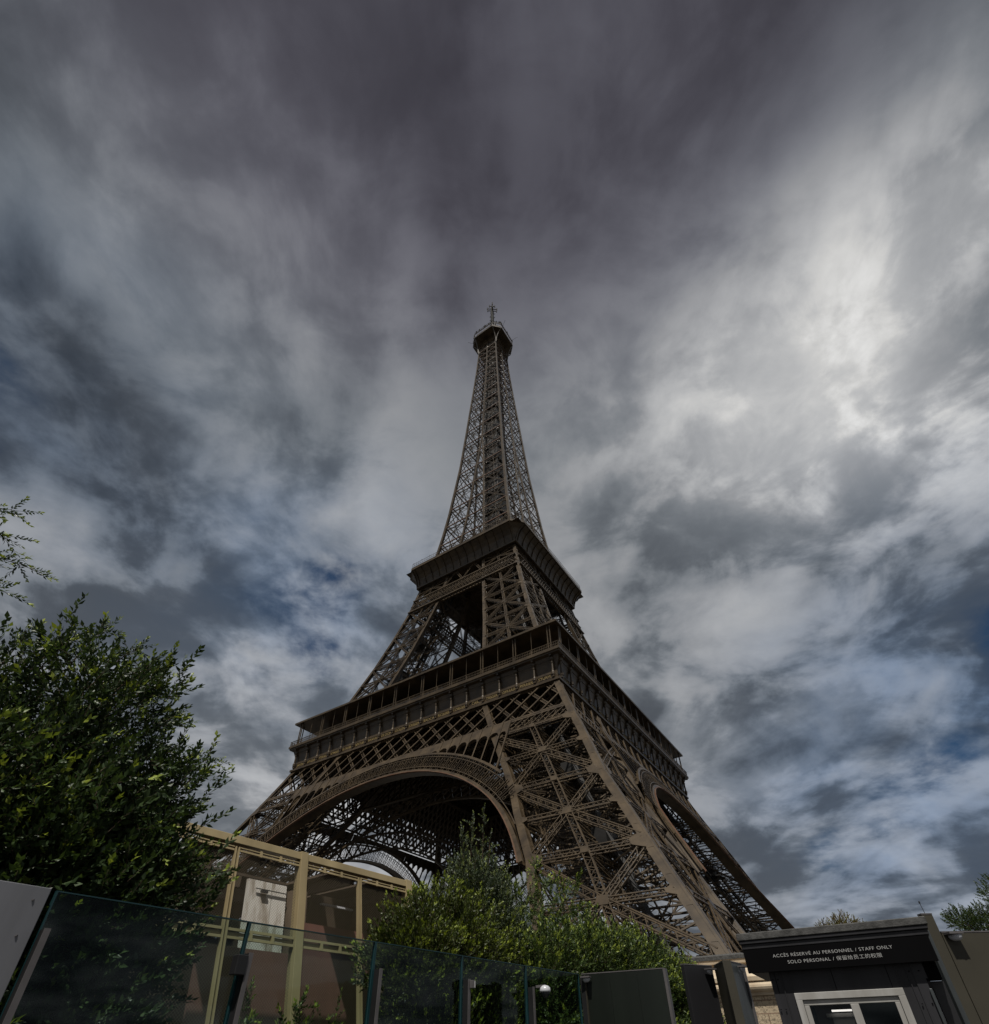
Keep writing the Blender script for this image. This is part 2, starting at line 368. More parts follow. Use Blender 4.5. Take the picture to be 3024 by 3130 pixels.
def lgird(mb, p, q, w, n, zz=True, ch=.115, dp=.15, step=None, th=.075, layers=1, gap=.5):
    """flat lattice girder: two chords and a zigzag (layers=2: two such faces, a box girder)"""
    if layers == 2 and mb.rear is not None:
        lgird(mb.rear, Vector(p)-Vector(n).normalized()*gap, Vector(q)-Vector(n).normalized()*gap, w, n, zz, ch, dp, step, th, 1); layers = 1
    p = Vector(p); q = Vector(q); n = Vector(n).normalized(); a = (q-p); ln = a.length; a.normalize(); sd = a.cross(n).normalized(); nn = sd.cross(a)
    for l in range(layers):
        of = -nn*gap*l
        for s_ in (-1, 1): mb.bar(p+sd*w/2*s_+of, q+sd*w/2*s_+of, ch, dp, nn)
        if zz and (l == 0 or True):
            k = max(2, int(ln/(step or w*.95)))
            for i in range(k):
                s_ = 1 if i % 2 else -1
                mb.bar(p+a*ln*i/k+sd*w/2*s_+of, p+a*ln*(i+1)/k-sd*w/2*s_+of, th, .05, nn)

def face_frame(mb, lo, hi, pt, n, bounds, w=.85, fine=True, gus=1.0, layers=2, ch=.115):
    """X bracing with a middle girder between two inclined posts. lo/hi give the cross coordinate, pt the 3D point"""
    ins = .55
    for z0, z1 in zip(bounds, bounds[1:]):
        zm = (z0+z1)/2
        P = lambda t, z: Vector(pt(lo(z)+ins+(hi(z)-lo(z)-2*ins)*t, z))
        c = P(.5, zm)
        st = None if fine else w*1.6
        for (t0, za), (t1, zb) in (((0, z0+.5), (1, z1-.5)), ((0, z1-.5), (1, z0+.5))):
            lgird(mb, P(t0, za), c, w, n, True, step=st, layers=layers, ch=ch); lgird(mb, c, P(t1, zb), w, n, True, step=st, layers=layers, ch=ch)
        lgird(mb, P(.5, z0), P(.5, z1), w, n, True, step=st, layers=layers, ch=ch)
        lgird(mb, P(0, zm), P(1, zm), w*.8, n, True, step=st, layers=layers, ch=ch)
        lgird(mb, P(0, z1), P(1, z1), w, n, True, step=st, layers=layers, ch=ch)
        if gus:
            nn = Vector(n).normalized()
            for cc_, ww, hh in ((c, 1.25*gus, 1.0*gus), (P(.5, z1), .95*gus, .8*gus)):
                ax = (P(1, cc_.z)-P(0, cc_.z)).normalized(); ay = nn.cross(ax)
                mb.box(cc_-ax*ww/2-ay*hh/2+nn*.10, ax*ww, ay*hh, nn*.06)
            for t in (0, 1):
                for zq, hh, ww in ((z1-.2, 1.25*gus, 1.25*gus), (zm, .7*gus, .8*gus)):
                    e = P(t, zq); ax = (P(1, zq)-P(0, zq)).normalized()*(1 if t == 0 else -1); ay = (P(t, zq+1)-P(t, zq)).normalized()
                    mb.add([e-ay*hh*.9+nn*.12, e-ay*hh*.35+ax*ww+nn*.12, e+ay*hh*.35+ax*ww+nn*.12, e+ay*hh*.9+nn*.12,
                            e-ay*hh*.9+nn*.18, e-ay*hh*.35+ax*ww+nn*.18, e+ay*hh*.35+ax*ww+nn*.18, e+ay*hh*.9+nn*.18],
                           [(0, 3, 2, 1), (4, 5, 6, 7), (0, 1, 5, 4), (1, 2, 6, 5), (2, 3, 7, 6), (3, 0, 4, 7)])

def post(mb, fx, fy, zs, w):
    """box-section rafter through (fx(z), fy(z)) with raised edge angles"""
    pts = zs
    def ring(k, e=0.0):
        return lambda i: [Vector((fx(pts[i])+sx*(w/2+e), fy(pts[i])+sy*(w/2+e), pts[i])) for sx, sy in ((-1, -1), (1, -1), (1, 1), (-1, 1))]
    mb.sweep(pts, ring(0))
    for sx, sy in ((-1, -1), (1, -1), (1, 1), (-1, 1)):   # angle irons on the four edges
        a = .13
        mb.sweep(pts, lambda i: [Vector((fx(pts[i])+sx*(w/2-.10)+ux*a, fy(pts[i])+sy*(w/2-.10)+uy*a, pts[i])) for ux, uy in ((-1, -1), (1, -1), (1, 1), (-1, 1))])
    z = zs[0]+1.5
    while z < zs[-1]-1:                                    # butt straps every few metres
        e = w/2+.025
        mb.sweep([z, z+.28], lambda i: [Vector((fx([z, z+.28][i])+sx*e, fy([z, z+.28][i])+sy*e, [z, z+.28][i])) for sx, sy in ((-1, -1), (1, -1), (1, 1), (-1, 1))])
        z += 3.1

ZL = [6.9, 8.4, 11.5, 15.5, 18.9, 22.3, 26, 30, 34.5, 39, 42.9, 45.8, 50, 53.3, 57]
ZU = [57, 60, 66, 72, 77, 82, 87, 91.8, 96, 101, 106, 111, 113]
def make_pier():
    pm = MB()
    # lift track, ladder rungs and stairs climbing inside the pier; horizontal diaphragms
    c = lambda z: (h(z)+xi(z))/2
    for zs in (ZL, ZU):
        for o1, o2 in ((-1.9, 1.9), (1.9, -1.9), (-2.6, -.4), (.4, 2.6)):
            for za, zb in zip(zs, zs[1:]):
                pm.bar((c(za)+o1, -c(za)+o2, za), (c(zb)+o1, -c(zb)+o2, zb), .55 if abs(o1) == 1.9 else .25, .6, (1, 1, 0))
    z = 7.5
    while z < 111:
        if not 52 < z < 60:
            q = c(z)
            pm.bar((q-1.9, -q+1.9, z), (q+1.9, -q-1.9, z), .18, .3, (0, 0, 1))
            k = int(z*2) % 2
            pm.bar((q-2.6+(0 if k else 3), -q-.4+(0 if k else 3), z), (c(z+1.4)-2.6+(3 if k else 0), -c(z+1.4)-.4+(3 if k else 0), z+1.4), .5, .08, (0, 0, 1))
        z += 1.45
    dm = MB()
    for z in (18.8, 24.6, 30.5, 36.4, 42.4, 70, 81, 92, 102):
        a, b = xi(z)+.6, h(z)-.6
        for p, q in (((a, -a, z), (b, -b, z)), ((a, -b, z), (b, -a, z)), (((a+b)/2, -a, z), ((a+b)/2, -b, z)), ((a, -(a+b)/2, z), (b, -(a+b)/2, z))):
            lgird(dm, p, q, .8, (0, 0, 1), step=1.2)
    for z in (20.5, 33, 45, 66, 78, 90):                   # lift landings and machinery housings
        q = c(z); pm.box((q-3.2, -q-2.6, z), (4.6, 0, 0), (0, 4.8, 0), (0, 0, .25)); pm.box((q-1.2, -q-1.1, z+.3), (2.4, 0, 0), (0, 2.4, 0), (0, 0, 2.6))
    pier = dm.build('pier', IRON, TW)
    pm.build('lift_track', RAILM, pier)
    for fx, fy, w in ((lambda z: h(z)-.6, lambda z: -h(z)+.6, 0), (lambda z: xi(z)+.6, lambda z: -h(z)+.6, 0),
                      (lambda z: h(z)-.6, lambda z: -xi(z)-.6, 0), (lambda z: xi(z)+.6, lambda z: -xi(z)-.6, 0)):
        m = MB(); post(m, fx, fy, ZL, 1.02); post(m, fx, fy, [z if z > 57 else 57.02 for z in ZU], .85)
        m.build('rafter', IRON, pier)
    nL = (0, -1, .45); nU = (0, -1, .27)
    for T, inner in ((ident, 0), (mirr, 0), (ident, 1), (mirr, 1)):
        m = MB(T); m.rear = MB(T)
        pl = (lambda x, z: (x, -xi(z)-.15, z)) if inner else (lambda x, z: (x, -h(z)+.15, z))
        face_frame(m, lambda z: xi(z)+.5, lambda z: h(z)-.5, pl, nL, [7.1, 18.8, 30.5, 42.4], 1.0 if inner else .8, not inner, not inner, 1 if inner else 2, .24 if inner else .115)
        face_frame(m, lambda z: xi(z)+.3, lambda z: h(z)-.3, pl, nU, [59.5, 70, 81, 92, 102], .42, not inner, 0 if inner else .5, 1 if inner else 2)
        face_frame(m, lambda z: xi(z)+.3, lambda z: h(z)-.3, pl, nU, [106.3, 111.6], .5, False, False, 1)
        m.build('lattice', IRON, pier)
        if m.rear.v: m.rear.build('rear_lattice', IRON, pier)
    cm = lambda z: (h(z)+xi(z))/2
    for T in (ident, mirr):
        m = MB(T)
        face_frame(m, lambda z: xi(z)+.3, lambda z: h(z)-.3, lambda x, z: (x, -cm(z), z), nL, [7.1, 12.9, 18.8, 24.6, 30.5, 36.4, 42.4, 50], .9, False, 0, 1, .2)
        face_frame(m, lambda z: xi(z)+.3, lambda z: h(z)-.3, lambda x, z: (x, -cm(z), z), nU, [59.5, 70, 81, 92, 102], .6, False, 0, 1, .14)
        m.build('inner_lattice', IRON, pier)
    return pier
pier0 = make_pier()

# one side of the tower (the face towards -y); the other three are turned copies
def FP(x, z, o=0.0): return Vector((x, -(h(z)+o), z))
nF = Vector((0, -1, .46)).normalized()
AZC, ARO, ARI = 1.5, 42.5, 39.1

def make_side():
    # ---- trellis girder
    t = MB()
    zb, zt = 45.3, 51.9
    def trellis(t, o, z0, z1, xa, xb, run, sp, pair, cw):
        z0h, z1h = z0, z1
        x = xa-run
        while x < xb:
            for d in (1, -1):
                for e in ((-pair/2, pair/2) if pair and d == -1 else (0,)):
                    x0, x1 = (x, x+run) if d == 1 else (x+run, x)
                    x0 += e; x1 += e; ta, tb = 0.0, 1.0
                    lim0, lim1 = xa, xb
                    for lim, sg in ((lim0, 1), (lim1, -1)):
                        for _ in (0,):
                            if sg*(x0-lim) < 0 and sg*(x1-lim) < 0: ta, tb = 1, 0
                            elif sg*(x0-lim) < 0: ta = max(ta, (lim-x0)/(x1-x0))
                            elif sg*(x1-lim) < 0: tb = min(tb, (lim-x0)/(x1-x0))
                    for sg in (1, -1):                    # stop at the inclined corner rafters
                        g = lambda t_: (h(z0+(z1-z0)*t_)-.55+o*0)-sg*(x0+(x1-x0)*t_)
                        g0, g1 = g(0.0), g(1.0)
                        if g0 < 0 and g1 < 0: ta, tb = 1, 0
                        elif g0 < 0: ta = max(ta, g0/(g0-g1))
                        elif g1 < 0: tb = min(tb, g0/(g0-g1))
                    if tb-ta < .05: continue
                    t.bar(FP(x0+(x1-x0)*ta, z0+(z1-z0)*ta, o+.12*d), FP(x0+(x1-x0)*tb, z0+(z1-z0)*tb, o+.12*d), cw if d == -1 or not pair else cw*2.0, .14, nF)
            x += sp
        # chords
        for z in (z0, z1):
            t.bar(FP(max(-h(z)+.7, xa), z, o), FP(min(h(z)-.7, xb), z, o), .36, .32, nF)
    xa = 36.0
    trellis(t, -.28, zb, zt, -36.3, 36.3, 6.2, 3.7/1.0, .60, .15)
    trellis(t, -.42, zb, zt, -36.3, 36.3, 6.2, 3.7, 0, .13)
    for s_ in (1, -1):
        a, b = sorted((s_*22.3, s_*37.2))
        trellis(t, -.28, 42.5, 44.9, a, b, 2.3, 1.25, .0, .15)
    side = t.build('trellis_girder', IRON, TW)
    t = MB()
    trellis(t, -3.2, zb+.4, zt, -33, 33, 3.6, 1.5, 0, .34); trellis(t, -6.5, zb+1.2, zt, -28, 28, 3.6, 1.8, 0, .36)  # denser rear layers, put in to block sun behind the girder
    for i in range(-8, 9):                                # transverse webs under the deck
        x = i*3.7; t.box((x-.04, -32.2, 52.3), (.08, 0, 0), (0, max(1.0, min(13.5, 31.5-abs(x))), 0), (0, 0, 3.2))
    t.build('rear_trellis_sunblock', IRON, side)
    # ---- arch ring
    m = MB()
    a0 = math.acos(35.2/ARI); na = 60
    AP = lambda r_, a, o=.55: FP(r_*cos(a), AZC+r_*sin(a), o)
    clear = lambda r_, a: abs(r_*cos(a)) < xi(AZC+r_*sin(a))+.25
    for i in range(na):
        a, b = a0+(pi-2*a0)*i/na, a0+(pi-2*a0)*(i+1)/na
        for r_, w in ((ARO, .42), (ARI, .5), (ARI+.7, .12), (ARO-.65, .12)):
            if clear(r_, (a+b)/2): m.bar(AP(r_, a), AP(r_, b), w, .28, nF)
        if not clear(ARI+1.8, (a+b)/2): continue
        # plates running inwards under both flanges
        for r_, dpt in ():
            p, q = AP(r_-.27, a), AP(r_-.27, b); p2, q2 = p+Vector((0, dpt, 0)), q+Vector((0, dpt, 0))
            u_ = Vector((cos((a+b)/2), 0, sin((a+b)/2)))*.06
            m.add([p, q, q2, p2, p+u_, q+u_, q2+u_, p2+u_], [(0, 1, 2, 3), (7, 6, 5, 4), (0, 4, 5, 1), (3, 2, 6, 7)])
        c = (a+b)/2
        for e in (-.006, .006): m.bar(AP(ARI+.2, c+e), AP(ARO-.2, c+e), .1, .16, nF)
        # scrolls: a little ring and two curls per bay
        k = 8
        for (rr, rc, ang) in ((.36, (ARI+ARO)/2+.65, a), (.26, ARI+1.15, a)):
            cc_ = AP(rc, ang); tx = (AP(rc, ang-.01)-AP(rc, ang+.01)).normalized(); ty = (AP(rc+.1, ang)-AP(rc, ang)).normalized()
            for j in range(k):
                t0, t1 = 2*pi*j/k, 2*pi*(j+1)/k
                m.bar(cc_+tx*rr*cos(t0)+ty*rr*sin(t0), cc_+tx*rr*cos(t1)+ty*rr*sin(t1), .07, .07, nF)
        m.bar(AP(ARI+1.3, a), AP(ARO-1.3, a), .07, .07, nF)
    m.build('arch', IRON, side)
    m = MB()
    for i in range(na):
        a, b = a0+(pi-2*a0)*i/na, a0+(pi-2*a0)*(i+1)/na
        for r_, dpt in ((ARI, 2.0), (ARO, 1.2)):
            if not clear(r_, (a+b)/2): continue
            p, q = AP(r_-.2, a, .35), AP(r_-.2, b, .35); p2, q2 = p+Vector((0, dpt, 0)), q+Vector((0, dpt, 0))
            u_ = Vector((cos((a+b)/2), 0, sin((a+b)/2)))*.06
            m.add([p, q, q2, p2, p+u_, q+u_, q2+u_, p2+u_], [(0, 1, 2, 3), (7, 6, 5, 4), (0, 4, 5, 1), (3, 2, 6, 7)])
    m.build('arch_soffit', IRON, side)
    # rusty lower lip
    m = MB()
    for i in range(na):
        a, b = a0+(pi-2*a0)*i/na, a0+(pi-2*a0)*(i+1)/na
        if abs((ARI-.24)*cos((a+b)/2)) < xi(AZC+ARI*sin((a+b)/2))-.45: m.bar(AP(ARI-.24, a, .72), AP(ARI-.24, b, .72), .16, .3, nF)
    m.build('arch_lip', IRON2, side)
    # ---- arcade of round-headed openings between the arch and the trellis
    m = MB(); ztop = zb-.2
    ze = lambda x: AZC+sqrt(max(0, (ARO+.2)**2-x*x))
    xs = [9.9+2.12*i for i in range(9)]
    for s_ in (1, -1):
        for x0, x1 in zip(xs, xs[1:]):
            if x1 > 26.2: x1 = 26.2
            if x1-x0 < .6: continue
            rr = (x1-x0)/2-.12; xc = (x0+x1)/2; lo = max(ze(x0), ze(x1))
            zc_ = max(min(ztop-.35-rr, 42.6-rr*.3-(xc-11)*.02), ze(xc)-rr*.55)
            k = 10
            for j in range(k):                       # plate above the round head
                t0, t1 = pi*j/k, pi*(j+1)/k
                A_, B_ = (xc+rr*cos(t0), zc_+rr*sin(t0)), (xc+rr*cos(t1), zc_+rr*sin(t1))
                ta = x1 if j == 0 else A_[0]; tb = x0 if j == k-1 else B_[0]
                for o in (.25,):
                    q = [FP(s_*A_[0], max(A_[1], ze(A_[0])), o), FP(s_*B_[0], max(B_[1], ze(B_[0])), o), FP(s_*tb, ztop, o), FP(s_*ta, ztop, o)]
                    m.quad(*q)
                m.bar(FP(s_*A_[0], max(A_[1], ze(A_[0])), .1), FP(s_*B_[0], max(B_[1], ze(B_[0])), .1), .09, .5, nF)
            for xx in (x0, x1):
                if ze(xx) < zc_+.3: m.bar(FP(s_*xx, ze(xx)-.2, .15), FP(s_*xx, ztop, .15), .24, .3, nF)
        # solid filling where arch and girder nearly touch
        k = 8
        for j in range(k):
            xa_, xb_ = xs[0]*j/k, xs[0]*(j+1)/k
            m.quad(FP(s_*xa_, ze(xa_), .2), FP(s_*xb_, ze(xb_), .2), FP(s_*xb_, ztop, .2), FP(s_*xa_, ztop, .2))
    m.build('arcade', IRON, side)
    # ---- inner trellis between the inner rafters, under the deck
    m = MB()
    IP = lambda x, z: Vector((x, -xi(z)-.3, z))
    x = -22
    while x < 22:
        for d in (1, -1):
            x0, x1 = (x, x+4) if d == 1 else (x+4, x)
            m.bar(IP(x0, 44.5), IP(x1, 52.5), .34, .2, (0, -1, .4))
        x += 1.6
    for z in (44.5, 52.5): m.bar(IP(-22, z), IP(22, z), .5, .5, (0, -1, .4))
    na2 = 40
    for i in range(na2):
        a, b = a0+(pi-2*a0)*i/na2, a0+(pi-2*a0)*(i+1)/na2
        for r_ in (ARI+.2, ARO):
            za, zb_ = AZC+r_*sin(a), AZC+r_*sin(b)
            m.bar(IP(r_*cos(a), za), IP(r_*cos(b), zb_), .45, .4, (0, -1, .4))
        m.bar(IP((ARI+.2)*cos(a), AZC+(ARI+.2)*sin(a)), IP(ARO*cos(b), AZC+ARO*sin(b)), .3, .2, (0, -1, .4)); m.bar(IP((ARI+.2)*cos(b), AZC+(ARI+.2)*sin(b)), IP(ARO*cos(a), AZC+ARO*sin(a)), .3, .2, (0, -1, .4))
    m.build('inner_girder', IRON, side)

    # ---- frieze and first gallery
    m = MB()
    prof = [(33.9, 52.0), (34.45, 52.0), (34.45, 52.45), (34.0, 52.6), (33.95, 54.3), (34.15, 55.8), (34.55, 57.0), (35.2, 57.15), (35.2, 57.4), (35.42, 57.5), (35.42, 58.0), (33.0, 58.0)]
    for (r0, z0), (r1, z1) in zip(prof, prof[1:]):
        m.quad(Vector((-r0, -r0, z0)), Vector((r0, -r0, z0)), Vector((r1, -r1, z1)), Vector((-r1, -r1, z1)))
    # panels between the brackets
    NB = 19; bx = [-33.3+3.7*i for i in range(NB)]
    for x0, x1 in zip(bx, bx[1:]):
        for z_ in (53.55, 56.3): m.box((x0+.35, -34.16 if z_ < 54 else -34.4, z_), (x1-x0-.7, 0, 0), (0, .3, 0), (0, 0, .12))
    fr = m.build('frieze', IRON, TW)
    for x in bx:
        m = MB()
        m.lathe((x, -34.42, 53.1), [(.34, 0), (.34, .5), (.2, .75), (.17, 2.2), (.26, 2.5), (.26, 2.7), (.18, 2.85), (.38, 3.1), (.42, 3.4), (.34, 3.7), (.16, 3.88)], 9)
        m.box((x-.26, -34.6, 52.62), (.52, 0, 0), (0, .55, 0), (0, 0, .5))
        m.box((x-.2, -35.1, 56.75), (.4, 0, 0), (0, .8, 0), (0, 0, .5))
        m.build('bracket', IRON, fr, False)
    # deck, railing, columns, roof
    m = MB()
    a, b = 33.2, 6.0
    for z in (57.05, 57.3): m.quad(Vector((-a, -a, z)), Vector((a, -a, z)), Vector((b, -b, z)), Vector((-b, -b, z)))
    m.quad(Vector((-b, -b, 55.2)), Vector((b, -b, 55.2)), Vector((b, -b, 57.3)), Vector((-b, -b, 57.3)))
    for i in range(7):
        y = -31+i*3.2; lgird(m, (y+.5, y, 55.9), (-y-.5, y, 55.9), 1.8, (0, 1, 0), step=2.2, ch=.3, th=.18)
    for i in range(13):
        x = -30+5*i; yb = -max(10.2, abs(x)+.3)
        if yb > -32: lgird(m, (x, -32.5, 56.1), (x, yb, 56.1), 1.5, (1, 0, 0), step=2, ch=.28, th=.16)
    m.build('first_deck', IRON, fr)
    m = MB()
    for z, w in ((59.15, .12), (58.6, .05), (58.15, .08)): m.bar((-35.25, -35.25, z), (35.25, -35.25, z), w, .1, (0, 0, 1))
    for i in range(196):
        x = -35.1+i*.36; m.bar((x, -35.25, 58), (x, -35.25, 59.15), .06 if i % 10 else .2, .06, (0, 1, 0))
    m.build('railing', IRON, fr)
    for i in range(0, NB):
        x = bx[i]
        for e in ((-.27, .27) if i % 2 == 0 else (0,)):
            w = .17 if e else .09; m = MB()
            m.sweep([(0, 58.0, 1.6), (0, 58.3, 1.6), (0, 58.35, 1), (0, 63.3, 1), (0, 63.4, 1.5), (0, 63.66, 1.5)], lambda k, T=[(0, 58.0, 1.6), (0, 58.3, 1.6), (0, 58.35, 1), (0, 63.3, 1), (0, 63.4, 1.5), (0, 63.66, 1.5)]: [Vector((x+e+a*w/2*T[k][2], -34.75+b*w/2*T[k][2], T[k][1])) for a, b in ((-1, -1), (1, -1), (1, 1), (-1, 1))])
            m.build('column', IRON, fr)
    m = MB()
    rp = [(35.0, 63.67), (35.3, 63.67), (35.3, 64.1), (35.1, 64.25), (27.0, 64.6)]
    for (r0, z0), (r1, z1) in zip(rp, rp[1:]):
        m.quad(Vector((-r0, -r0, z0)), Vector((r0, -r0, z0)), Vector((r1, -r1, z1)), Vector((-r1, -r1, z1)))
    m.build('gallery_roof', IRON, fr)
    m = MB(); m.quad((-35, -35, 63.68), (35, -35, 63.68), (27, -27, 63.7), (-27, -27, 63.7)); m.build('gallery_ceiling', IRON, fr)
    m = MB()
    m.box((-28.2, -28.0, 58.05), (56.4, 0, 0), (0, .3, 0), (0, 0, 5.55))
    m.build('pavilion_wall', DWALL, fr)
    m = MB(); m.box((-14, -33.4, 58.1), (22, 0, 0), (0, .06, 0), (0, 0, 2.0)); m.build('glass_screen', DGLASS, fr)

    # ---- second stage band girder
    m = MB()
    x = -19.2; B2 = lambda x, z, o=0.: Vector((x, -(h(z)+o), z))
    for layer in (.18, -1.0):
        x = -19.0
        while x < 18.5:
            for d in (1, -1):
                for e in (-.0,):
                    x0, x1 = (x, x+3.1) if d == 1 else (x+3.1, x)
                    q0, q1 = 101.6, 105.7
                    if abs(x0) < 18.6 and abs(x1) < 17.9: m.bar(B2(x0, q0, layer+.05*d), B2(x1, q1, layer+.05*d), .16, .12, (0, -1, .25))
            x += 1.03
        for z in (101.4, 105.9): m.bar(B2(-h(z)+.4, z, layer), B2(h(z)-.4, z, layer), .42, .4, (0, -1, .25))
        m.bar(B2(-h(103.6)+.4, 103.65, layer-.1), B2(h(103.6)-.4, 103.65, layer-.1), .16, .2, (0, -1, .25))
    # struts between band and platform, between the piers
    for s_ in (-1, 1):
        for x0, x1 in ((6.5, 3.2), (0, 3.2)): lgird(m, B2(s_*x0, 106.2), B2(s_*x1, 111.4), .5, (0, -1, .25))
    m.build('band_girder', IRON, TW)

    # ---- second platform: coved underside with ribs, chamfered corners
    m = MB()
    H2, C2, h2 = 20.35, 2.85, 17.35
    cove = [(h2, 111.75), (h2+.25, 113.0), (h2+.7, 114.3), (h2+1.5, 115.5), (h2+2.45, 116.3), (H2-.1, 116.6)]
    def w2(r_): return r_-C2*((r_-h2)/(H2-h2))
    for (r0, z0), (r1, z1) in zip(cove, cove[1:]):
        m.quad((-w2(r0), -r0, z0), (w2(r0), -r0, z0), (w2(r1), -r1, z1), (-w2(r1), -r1, z1))
        m.quad((w2(r0), -r0, z0), (r0, -w2(r0), z0), (r1, -w2(r1), z1), (w2(r1), -r1, z1))
    pl = m.build('second_platform', IRON, TW)
    m = MB(); f = H2-C2
    m.bar((-f, -H2, 117.05), (f, -H2, 117.05), .8, .5, (0, 1, 0)); m.bar((f, -H2, 117.05), (H2, -f, 117.05), .8, .5, (1, -1, 0))
    m.bar((-h2-.1, -h2-.05, 111.55), (h2+.1, -h2-.05, 111.55), .45, .5, (0, 1, 0))
    m.build('platform_edge', IRON, pl)
    m = MB()
    for i in range(14):
        t = -1+2*(i+.35)/13.7
        for (r0, z0), (r1, z1) in zip(cove, cove[1:]):
            m.bar((t*w2(r0), -r0-.1, z0-.05), (t*w2(r1), -r1-.1, z1-.05), .16, .34, (0, -1, -.5))
    for u, v in ((0, .0), (1, 1.)):
        for (r0, z0), (r1, z1) in zip(cove, cove[1:]):
            if u == 0: m.bar((w2(r0), -r0-.1, z0), (w2(r1), -r1-.1, z1), .16, .34, (0, -1, -.5))
            else: m.bar((r0+.1, -w2(r0), z0), (r1+.1, -w2(r1), z1), .16, .34, (1, 0, -.5))
    m.build('cove_ribs', IRON, pl)
    m = MB()
    for z in (118.6, 118.0, 119.4):
        m.bar((-f, -H2+.1, z), (f, -H2+.1, z), .07, .07); m.bar((f, -H2+.1, z), (H2-.1, -f, z), .07, .07)
    for i in range(48): m.bar((-f+2*f*i/47, -H2+.1, 117.4), (-f+2*f*i/47, -H2+.1, 119.5), .05, .05, (0, 1, 0))
    for i in range(12): m.bar((-f+2*f*i/11, -H2+.1, 119.3), (-f+2*f*i/11, -H2+.5, 120.3), .07, .07, (1, 0, 0))
    m.build('railing', IRON, pl)
    m = MB()
    m.quad((-H2+.3, -H2+.3, 116.75), (H2-.3, -H2+.3, 116.75), (0, 0, 116.75), (0, 0, 116.75))
    m.quad((-17, -17, 111.95), (17, -17, 111.95), (3, -3, 111.95), (-3, -3, 111.95))
    for i in range(5): lgird(m, (-14+i*2.6, -14+i*2.6, 111), (14-i*2.6, -14+i*2.6, 111), 1.2, (0, 1, 0), step=1.6, ch=.25)
    g2 = 14.6
    m.box((-g2, -g2, 120.6), (2*g2, 0, 0), (0, 3, 0), (0, 0, .5))
    m.box((-10.5, -12.9, 117.0), (21, 0, 0), (0, 2.4, 0), (0, 0, 3.5))
    for i in range(24): m.bar((-g2+2*g2*i/23, -g2+.05, 121.1), (-g2+2*g2*i/23, -g2+.05, 122.6), .08, .08, (0, 1, 0))
    m.bar((-g2, -g2+.05, 122.5), (g2, -g2+.05, 122.5), .1, .1)
    m.build('upper_deck', IRON, pl)
    return side
before = set(o.name for o in TW.children)
make_side()
side_objs = [o for o in TW.children if o.name not in before]

# ---- shaft above the second platform (quarter, turned four times)
LV = [117.3, 121.5, 130.7, 140, 149.3, 159.5, 169.7, 179.2, 188.3, 197.8, 207, 216.2, 224.5, 232, 239, 245.5, 251.5, 257, 262, 267, 272]
def make_shaft():
    m = MB()
    fx = lambda z: h(z)-.38
    zs = [117.3, 126, 136, 147, 161, 174, 188, 196, 212, 231, 250, 262, 275]
    def ringc(w, f, gx):
        return lambda i: [Vector((f(zs[i])+sx*w(zs[i])/2, gx(zs[i])+sy*w(zs[i])/2, zs[i])) for sx, sy in ((-1, -1), (1, -1), (1, 1), (-1, 1))]
    wv = lambda z: .85-.35*(z-117)/158
    m.sweep(zs, ringc(wv, lambda z: h(z)-.4, lambda z: -h(z)+.4))
    root = m.build('shaft', IRON, TW)
    m = MB()
    wi = lambda z: .62-.25*(z-117)/158
    ox = lambda z: xi(z)+(.3 if z < 186 else .0)
    m.sweep(zs, ringc(wi, ox, lambda z: -h(z)+.33)); m.sweep(zs, ringc(wi, lambda z: h(z)-.33, lambda z: -ox(z)))
    z2 = [z for z in zs if z < 186]
    m2 = MB(); zs_b = zs; 
    def ring2(i): return [Vector((xi(z2[i])+.3+sx*.25, -xi(z2[i])-.3+sy*.25, z2[i])) for sx, sy in ((-1, -1), (1, -1), (1, 1), (-1, 1))]
    m.sweep(z2, ring2)
    m.build('inner_posts', IRON, root)
    for T in (ident, mirr):
        m = MB(T); hb = MB(T); n = (0, -1, .12)
        Q = lambda x, z, o=0.: Vector((x, -h(z)+.3+o, z))
        for z0, z1 in zip(LV, LV[1:]):
            a0, a1, b0, b1 = xi(z0)+.3, xi(z1)+.3, h(z0)-.4, h(z1)-.4
            hb.bar(Q(-xi(z1), z1), Q(b1, z1), .36 if z1 < 200 else .3, .3, n)
            m.bar(Q(a1, z1, 1.2), Q(b1, z1, 1.2), .3, .25, n)
            def pr(p, q, w=.17):
                a = (q-p).normalized(); sd = a.cross(Vector(n)).normalized()
                for e in (-.13, .13): m.bar(p+sd*e, q+sd*e, w*.55, .12, n)
            pr(Q(a0, z0), Q(b1, z1)); pr(Q(b0, z0), Q(a1, z1))
            if z0 < 225:
                zm = (z0+z1)/2; c = Q((a0+b0+a1+b1)/4, zm)
                m.bar(Q((a0+b0)/2, z0), c, .12, .1, n); m.bar(c, Q((a1+b1)/2, z1), .12, .1, n)
                m.bar(Q((a0+a1)/2, zm), Q((b0+b1)/2, zm), .14, .12, n)
            if xi(z0) > .6:
                m.bar(Q(-xi(z0), z0), Q(xi(z1), z1), .16, .12, n) 
                # faces between the inner posts inside the shaft
                m.bar((xi(z0)+.3, -h(z0)+.4, z0), (xi(z1)+.3, -xi(z1), z1), .2, .15, (1, 0, 0))
                m.bar((xi(z0)+.3, -xi(z0), z0), (xi(z1)+.3, -h(z1)+.4, z1), .2, .15, (1, 0, 0))
                m.bar((xi(z1)+.3, -xi(z1), z1), (xi(z1)+.3, -h(z1)+.4, z1), .25, .2, (1, 0, 0))
            else:
                m.bar((0, -h(z1)+.4, z1), (h(z1)*.4, -h(z1)*.4, z1), .2, .2)
        m.build('lattice', IRON, root); hb.build('ring_lattice', IRON2, root)
    return root
